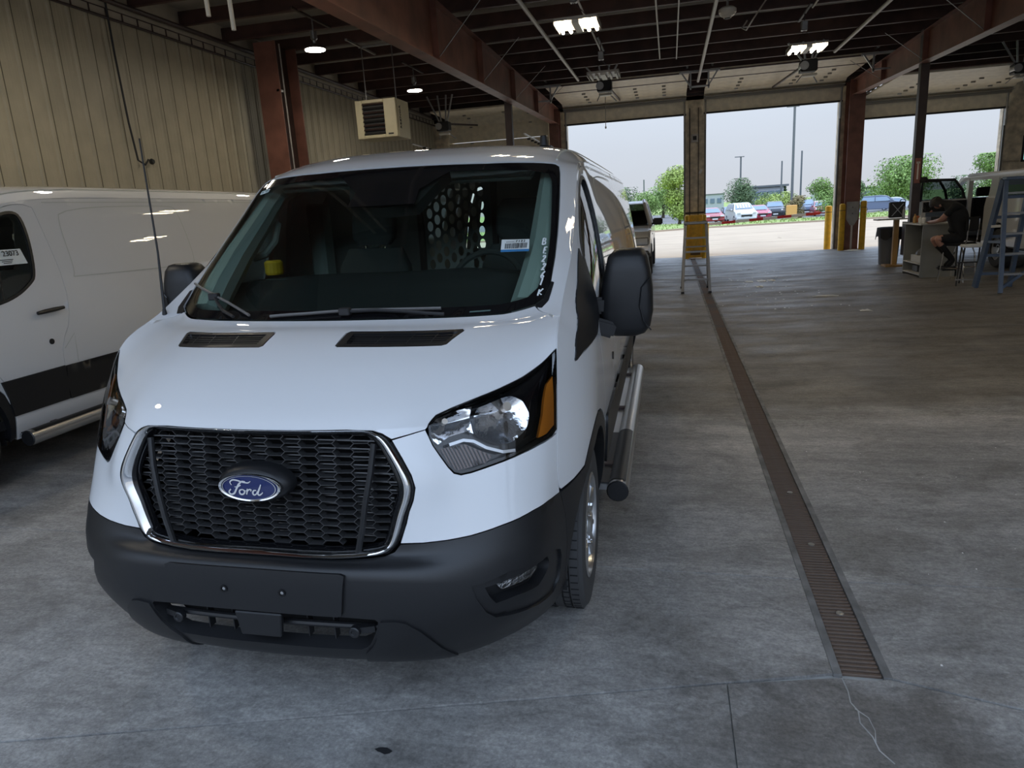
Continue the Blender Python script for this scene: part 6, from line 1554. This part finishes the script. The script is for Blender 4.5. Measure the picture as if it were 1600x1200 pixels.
# joints of the apron as shallow dark grooves
q = MB()
for y in (31, 42): q.box((5, y, zo(y) - .0105), (90, .02, .004))
for x in (-12, -6.5, -1, 4.8, 10.5, 16): q.box((x, 34, zo(34) * .5 - .02), (.03, 1, .004))
o = q.build('ground_joints', mat('apron_joint', (.31, .25, .18), .9)); o['kind'] = 'structure'
def verge(poly, label, h=.10):
    """grass island with a raised concrete kerb"""
    t = empty('grass_verge', (0, 0, 0)); tag(t, label, 'grass')
    n = len(poly)
    MB().add([(x, y, zo(y) + h) for x, y in poly], [tuple(range(n))]).build('turf', M['grass'], t, fix=False)
    q = MB()
    for i in range(n):
        a, b = poly[i], poly[(i + 1) % n]; q.bar((a[0], a[1], zo(a[1]) + h / 2), (b[0], b[1], zo(b[1]) + h / 2), .16, h + .03)
    q.build('kerb', M['apron'], t)
    rn = random.Random(len(label)); g_ = MB(); xs = [p[0] for p in poly]; ys = [p[1] for p in poly]; pa = np.array(poly)
    for _ in range(2200):
        x, y = rn.uniform(min(xs), max(xs)), rn.uniform(min(ys), max(ys))
        if not pip(poly, np.array([[x, y]]))[0]: continue
        a = rn.uniform(0, 6.28); z = zo(y) + h; hh = rn.uniform(.08, .2); c, s = math.cos(a) * .06, math.sin(a) * .06
        g_.add([(x - c, y - s, z), (x + c, y + s, z), (x + rn.uniform(-.05, .05), y, z + hh)], [(0, 1, 2)])
    tag(g_.build('grass_tuft', M['grass'], t, fix=False), kind='stuff')
verge([(-45, 46), (-2.8, 51.5), (1.0, 55.6), (2.0, 57), (2.0, 74), (-45, 100)], 'green verge outside the first doorway under the trees')
verge([(2.6, 56.6), (7.2, 57), (13.2, 58), (19, 58.5), (30, 60), (40, 66), (22, 80), (16.5, 74), (14.5, 70.6), (3.2, 66.9)], 'narrow green verge in front of the parked cars')
verge([(19.5, 104), (70, 90), (80, 96), (21, 109)], 'far green verge beyond the blue parked wagon')
# ---- trees and bushes
def tree(loc, h, w, label, leaf, trunk=.35, n=900, blob=9, seed=1, leafsize=.28, name='tree', cat='tree', cone=False):
    n = int(n * 2.6); leafsize *= .58
    rn = random.Random(seed); t = empty(name, (loc[0], loc[1], zo(loc[1]))); tag(t, label, cat, 'trees and bushes outside')
    if trunk:
        q = MB().tube([(0, 0, 0), (.05, 0, h * trunk * .6), (0, .05, h * .75)], [w * .035 + .05, w * .028 + .04, .03], 7)
        for k in range(5):
            a = rn.uniform(0, 6.28); z0 = h * (trunk * .7 + .08 * k); q.tube([(0, 0, z0), (math.cos(a) * w * .22, math.sin(a) * w * .22, z0 + h * .14), (math.cos(a) * w * .36, math.sin(a) * w * .36, z0 + h * .2)], [.06, .04, .02], 5)
        q.build('trunk', M['bark'], t)
    cl = []
    for k in range(blob):
        if cone:
            z = h * (trunk * .5 + (1 - trunk * .5) * (k + .3) / blob); rr = w * .5 * (1 - (k / blob) ** 1.2) * .75
        else:
            z = h * (trunk + (1 - trunk) * rn.uniform(.12, .85)); f = 1 - abs((z / h - (trunk + 1) / 2) / ((1 - trunk) / 2)) ** 2.2; rr = w * .5 * max(.1, f) * .62
        a = rn.uniform(0, 6.28); d = rn.uniform(.1, 1) * rr
        cl.append((Vector((math.cos(a) * d, math.sin(a) * d, z)), w * (.30 if not cone else .22) * rn.uniform(.7, 1.05) * (1 if not cone else (1.2 - k / blob))))
    g_ = MB()
    for k in range(n):
        c, r_ = cl[k % len(cl)]
        d = Vector((rn.gauss(0, 1), rn.gauss(0, 1), rn.gauss(0, 1))).normalized(); p = c + Vector((d.x, d.y, d.z * (.8 if h > w * .6 else .6))) * r_ * rn.uniform(.55, 1.0)
        if p.z < h * trunk * .55: p.z = h * trunk * .6 + rn.uniform(0, .3)
        p.z = min(p.z, h)
        nrm = (d + Vector((rn.uniform(-.6, .6), rn.uniform(-.6, .6), rn.uniform(-.2, .8)))).normalized(); u = nrm.orthogonal().normalized(); v = nrm.cross(u)
        a = rn.uniform(0, 6.28); u, v = u * math.cos(a) + v * math.sin(a), v * math.cos(a) - u * math.sin(a); s = leafsize * rn.uniform(.6, 1.25)
        g_.add([p - u * s, p - v * s * .55, p + u * s, p + v * s * .55], [(0, 1, 2, 3)])
    f = g_.build('foliage', leaf, t, fix=False); f['kind'] = 'stuff'
    return t
tree((.85, 71.8), 5.6, 4.4, 'tall bright green tree left of the centre pier', M['leafyel'], .10, 2600, 16, 3, .22)
tree((-3.4, 100), 3.9, 5.0, 'small round green tree on the lawn behind the pickup', M['leaf'], .30, 1400, 9, 4, .22)
tree((-7.6, 118), 5.2, 7.0, 'leftmost dark green tree behind the small round tree', M['leafdark'], .15, 1200, 9, 5, .3)
tree((-1.2, 124), 5.6, 8.0, 'pale green tree behind the small round tree', M['leaf'], .12, 1300, 9, 6, .3)
tree((-12.5, 125), 5.0, 8.0, 'green tree furthest left seen over the pickup', M['leaf'], .15, 1100, 9, 61, .3)
tree((9.2, 101), 5.0, 5.0, 'dark green loose tree behind the white minivan', M['leafdark'], .10, 2600, 18, 7, .2)
tree((4.4, 150), 5.4, 5.5, 'grey green distant tree just right of the centre pier', M['leafdark'], .12, 900, 9, 8, .3)
tree((13.4, 97), 2.9, 7.4, 'wide yellow green bush above the dark parked wagon', M['leafyel'], .0, 2200, 16, 9, .2, 'bush', 'bush')
tree((11.4, 71.6), 2.1, 2.6, 'brownish bush beside the tall lamp pole and orange box', M['leafbrown'], .0, 1300, 9, 10, .14, 'bush', 'bush')
tree((15.0, 72.6), 2.5, 3.6, 'green bush touching the left side of the brown pillar', M['leaf'], .0, 1700, 11, 11, .15, 'bush', 'bush')
tree((17.6, 76), 3.4, 2.6, 'dark narrow tree just right of the brown pillar', M['leafdark'], .12, 1300, 9, 12, .18)
tree((30.5, 107), 6.6, 10.5, 'large bright green tree above the blue parked wagon', M['leaf'], .18, 3200, 18, 13, .3)
tree((24.5, 128), 5.0, 6.0, 'hazy green tree left of the large tree above the wagon', M['leaf'], .15, 900, 9, 14, .3)
tree((44.0, 112), 6.4, 9.0, 'green tree crown rising over the white vehicle roof', M['leaf'], .2, 2400, 14, 15, .3)
tree((22.0, 150), 4.4, 4.0, 'thin conifer on the distant ridge left of the pillar', M['leafdark'], .05, 800, 9, 16, .3, cone=True)
for i, (x, y, h, w, m_) in enumerate(((17.5, 140, 3.2, 8, 'leafdark'), (27.5, 140, 3.4, 9, 'leaf'), (33, 150, 3.0, 9, 'leafdark'), (1.0, 170, 4.0, 10, 'leafdark'), (36, 140, 3.6, 9, 'leaf'), (50, 140, 4, 10, 'leafdark'))):
    tree((x, y), h, w, ('dark low hedge right of the yellow green bush', 'green low hedge behind the parked row at right', 'distant dark hedge on the right ridge', 'distant dark hedge behind the conifer', 'green low hedge under the large bright tree', 'distant hedge at the right doorway edge')[i], M[m_], .0, 700, 10, 20 + i, .35, 'hedge', 'hedge')
# ---- cars
CARP = {'sedan': ([(0, .45), (.0, .62), (.18, .78), (1.25, .92), (2.0, 1.40), (2.5, 1.46), (3.3, 1.42), (4.0, 1.02), (4.5, .95), (4.55, .5)], (1.30, 3.95), .92),
        'van': ([(0, .45), (.0, .75), (.15, .92), (1.0, 1.10), (1.75, 1.68), (2.3, 1.76), (4.4, 1.72), (4.85, 1.15), (4.9, .5)], (1.05, 4.75), 1.08),
        'suv': ([(0, .5), (.0, .85), (.12, 1.0), (1.2, 1.12), (1.85, 1.66), (2.4, 1.74), (4.2, 1.70), (4.6, 1.12), (4.65, .55)], (1.25, 4.5), 1.08)}
def car(x, y, rz, col, kind, label, w=1.8, sunshade=False, name='parked_car'):
    prof, (g0, g1), belt = CARP[kind]
    t = empty(name, (x, y, zo(y) + .012), (0, 0, rz)); tag(t, label, 'car', 'cars parked outside')
    m = mat('car_paint', col, .3, coat=.7)
    n = len(prof); L_ = prof[-1][0]; rows = []
    for xs in (-1, -.93, -.6, 0, .6, .93, 1):
        row = []
        for (py, pz) in prof:
            ww = w / 2
            if pz > belt: ww *= 1 - .28 * (pz - belt) / .7
            ed = .12 * (abs(xs) ** 4); yy = py + (ed if py < .5 else (-ed if py > L_ - .5 else 0)); row.append((xs * ww, yy, pz - (.04 if abs(xs) == 1 and pz > belt else 0)))
        rows.append(row)
    q = MB().grid(rows)
    for xs, row in ((-1, rows[0]), (1, rows[-1])):
        q.add(row + [(row[-1][0], row[-1][1], .28), (row[0][0], row[0][1], .28)], [tuple(range(n + 2))])
    q.box((0, L_ / 2, .35), (w * .96, L_ - .2, .25)).build('car_body', m, t, smooth=True, angle=40, fix=True)
    # windscreen, rear and side glass as slightly proud panes
    idx = [i for i, p in enumerate(prof) if p[1] > belt - .02]
    def at(k, xs, off):
        (a, b) = (prof[k], prof[k + 1]); return a, b
    top = [p for p in prof if p[1] > belt + .3]; a0 = [p for p in prof if p[0] < top[0][0]][-1]; b0 = [p for p in prof if p[0] > top[-1][0]][0]
    def wid(z): return w / 2 * (1 - .28 * max(0, z - belt) / .7)
    def lerp(p, r_, k): return (p[0] + (r_[0] - p[0]) * k, p[1] + (r_[1] - p[1]) * k)
    for nm, p, r_ in (('windscreen', a0, top[0]), ('rear_glass', b0, top[-1])):
        p1, p2 = lerp(p, r_, .12), lerp(p, r_, .9); s = -1 if nm == 'windscreen' else 1
        MB().add([(-wid(p1[1]) * .88, p1[0] + s * .03, p1[1] + .03), (wid(p1[1]) * .88, p1[0] + s * .03, p1[1] + .03), (wid(p2[1]) * .88, p2[0] + s * .03, p2[1] + .02), (-wid(p2[1]) * .88, p2[0] + s * .03, p2[1] + .02)], [(0, 1, 2, 3)]).build(nm, M['facade_glass'], t)
        if sunshade and nm == 'windscreen':
            for k in range(5):
                xx = (k - 2) * .26; e_ = lambda pp, dx: (xx + dx, pp[0] - .05, pp[1] + .045)
                pa_, pb_ = lerp(p, r_, .25), lerp(p, r_, .8); MB().add([e_(pa_, -.09), e_(pa_, .09), e_(pb_, .09), e_(pb_, -.09)], [(0, 1, 2, 3)]).build('sun_shade', M['white'], t)
    for s in (-1, 1):
        zt_ = top[0][1] - .10; zb_ = belt + .04
        ya = a0[0] + .35; yb = b0[0] - .30
        MB().add([(s * (wid(zb_) + .012), ya, zb_), (s * (wid(zb_) + .012), yb, zb_), (s * (wid(zt_) + .012), yb - .25, zt_), (s * (wid(zt_) + .012), top[0][0] + .05, zt_)], [(0, 1, 2, 3)]).build('side_glass', M['facade_glass'], t)
        MB().box((s * (wid(zb_) + .006), (ya + yb) / 2, (zb_ + zt_) / 2), (.03, .07, zt_ - zb_)).build('door_pillar', m, t)
        MB().box((s * w * .36, .02, .70 if kind == 'sedan' else .84), (.34, .10, .14)).build('headlamp', M['white'], t, bevel=.02)
        MB().box((s * w * .38, L_ - .02, .80), (.26, .08, .16)).build('tail_lamp', M['orange'], t)
        MB().box((s * (w / 2 + .06), ya + .15, belt + .06), (.16, .10, .11)).build('door_mirror', m, t, bevel=.02)
        for yy in (.85, L_ - .95): carwheel(t, s * (w / 2 - .09), yy, .31, .31, .2, s)
    MB().box((0, -.02, .58), (w * .5, .06, .16)).build('car_grille', M['black'], t)
    MB().box((0, -.05, .43), (.5, .02, .12)).build('number_plate', M['white'], t)
    MB().box((0, .02, .36), (w * .92, .14, .18)).build('car_bumper', m if kind != 'suv' else M['black'], t, bevel=.03)
D = math.pi * 0
car(4.05, 69.0, R(8), (.30, .018, .03), 'sedan', 'dark red saloon at the left end of the parked row')
car(6.3, 74.6, R(6), (.04, .06, .11), 'sedan', 'dark blue saloon between red saloon and white minivan')
car(6.9, 69.6, R(8), (.70, .71, .72), 'van', 'white minivan with pale sunshade strips in its windscreen', 1.95, True)
car(8.8, 73.5, R(6), (.36, .02, .06), 'sedan', 'crimson car just right of the white minivan', 1.7)
car(10.9, 80.5, R(-4), (.025, .03, .045), 'suv', 'black wagon under the yellow green bush', 1.95)
car(14.7, 84.6, R(-6), (.05, .08, .15), 'suv', 'dark blue wagon between the brownish and green bushes', 1.85)
car(15.4, 79.0, R(-4), (.34, .03, .04), 'sedan', 'red car at the right end of the parked row')
car(25.6, 88.6, R(78), (.09, .12, .19), 'van', 'blue grey wagon parked sideways outside the third doorway', 1.9)
car(28.4, 92.5, R(70), (.60, .61, .63), 'sedan', 'silver car partly behind the blue grey wagon')
for i, (x, y, c) in enumerate(((16.0, 104, (.6, .6, .6)), (18.3, 104.5, (.05, .05, .06)), (20.6, 105, (.62, .62, .62)), (22.9, 105.5, (.25, .25, .27)), (16.2, 118, (.6, .6, .62)), (19, 118.4, (.55, .56, .6)), (3.5, 98, (.3, .32, .35)))):
    car(x, y, R(4 + i), c, 'sedan', ('pale car at left of the second parked row', 'black car in the second parked row', 'white car in the second parked row', 'grey car in the second parked row', 'pale car in the third parked row', 'light blue car in the third parked row', 'grey car half hidden behind the centre pier')[i])
# ---- lamp poles
def pole(x, y, h, r, label, head=True):
    t = empty('lamp_pole', (x, y, zo(y))); tag(t, label, 'lamp post', 'lamp poles outside')
    MB().tube([(0, 0, 0), (0, 0, h)], [r * 1.25, r], 8).build('pole_shaft', M['poles'], t)
    MB().lathe([(r * 2.2, 0), (r * 2.2, .5), (0, .5)], 10).build('pole_base', M['apron'], t)
    if head: MB().box((-.35, 0, h - .04), (.9, .3, .10)).build('lamp_head', M['poles'], t); MB().box((.30, 0, h - .04), (.3, .3, .10)).build('lamp_head', M['poles'], t)
pole(12.85, 83, 11.4, .12, 'tallest near lamp pole in the second doorway')
pole(9.5, 105, 8.0, .11, 'lamp pole rising behind the dark loose tree')
pole(-9.0, 260, 11, .22, 'distant thin pole above the left trees', False)
pole(24.3, 147, 10.5, .15, 'distant lamp pole right of the tallest pole', False)
pole(19.8, 140, 8.6, .13, 'faint distant pole between the two right poles', False)
pole(6.6, 200, 12.5, .10, 'faint thin mast left of the dark loose tree', False)
# ---- buildings far off
b = empty('office_building', (17.5, 150, -.6)); tag(b, 'grey glass office building with overhanging dark roof far behind the cars', 'building')
MB().box((0, 0, 2.1), (7.5, 6, 4.2)).build('facade_wall', M['facade'], b)
MB().box((.3, 0, 4.45), (8.6, 7, .35)).build('roof_slab', M['poles'], b)
for k in range(5):
    for z in (1.2, 2.9): MB().box((-2.9 + k * 1.45, -3.03, z), (1.25, .1, 1.3)).build('window', M['facade_glass'], b)
b2 = empty('long_building', (52, 215, -.6)); tag(b2, 'long low grey building on the ridge left of the pillar', 'building')
MB().box((0, 0, 1.6), (26, 8, 3.2)).build('facade_wall', M['facade'], b2)
MB().box((0, 0, 3.3), (27, 9, .35)).build('roof_slab', M['poles'], b2)
for k in range(9): MB().box((-11 + k * 2.75, -4.05, 1.8), (1.7, .1, 1.2)).build('window', M['facade_glass'], b2)
b3 = empty('grey_building', (9.2, 185, -.6)); tag(b3, 'small pale grey building between distant tree and dark loose tree', 'building')
MB().box((0, 0, 1.9), (7, 6, 3.8)).build('facade_wall', M['facade'], b3); MB().box((0, 0, 3.9), (7.3, 6.3, .2)).build('roof_slab', M['poles'], b3)
for k in range(4): MB().box((-2.4 + k * 1.6, -3.05, 2.3), (1, .1, 1.1)).build('window', M['facade_glass'], b3)
# orange box on the verge, barrier arm across the doorway
o = MB().box((10.6, 68.4, zo(68) + .75), (.85, .6, 1.1)).build('utility_box', mat('box_orange', (.70, .36, .12), .6), bevel=.03); tag(o, 'orange tan utility box on the verge by the brownish bush', 'box')
MB().box((10.6, 68.4, zo(68) + .19), (1.0, .7, .16)).build('box_plinth', M['apron'], o)
ba = empty('barrier_arm', (1.22, 24.6, .96)); tag(ba, 'red and white barrier arm stretched across the second doorway', 'barrier')
L_ = 3.46; a_ = math.atan2(.16, L_)
for k in range(8):
    x0 = L_ * k / 8; MB().bar((x0, 0, x0 * math.tan(a_)), (x0 + L_ / 8, 0, (x0 + L_ / 8) * math.tan(a_)), .04, .085).build('arm_stripe', M['white'] if k % 2 == 0 else mat('stripe_red', (.55, .03, .03), .5) if 'stripe_red' not in bpy.data.materials else bpy.data.materials['stripe_red'], ba)
MB().box((-.06, 0, -.46), (.16, .16, 1.0)).build('arm_post', M['yellow'], ba, bevel=.01)
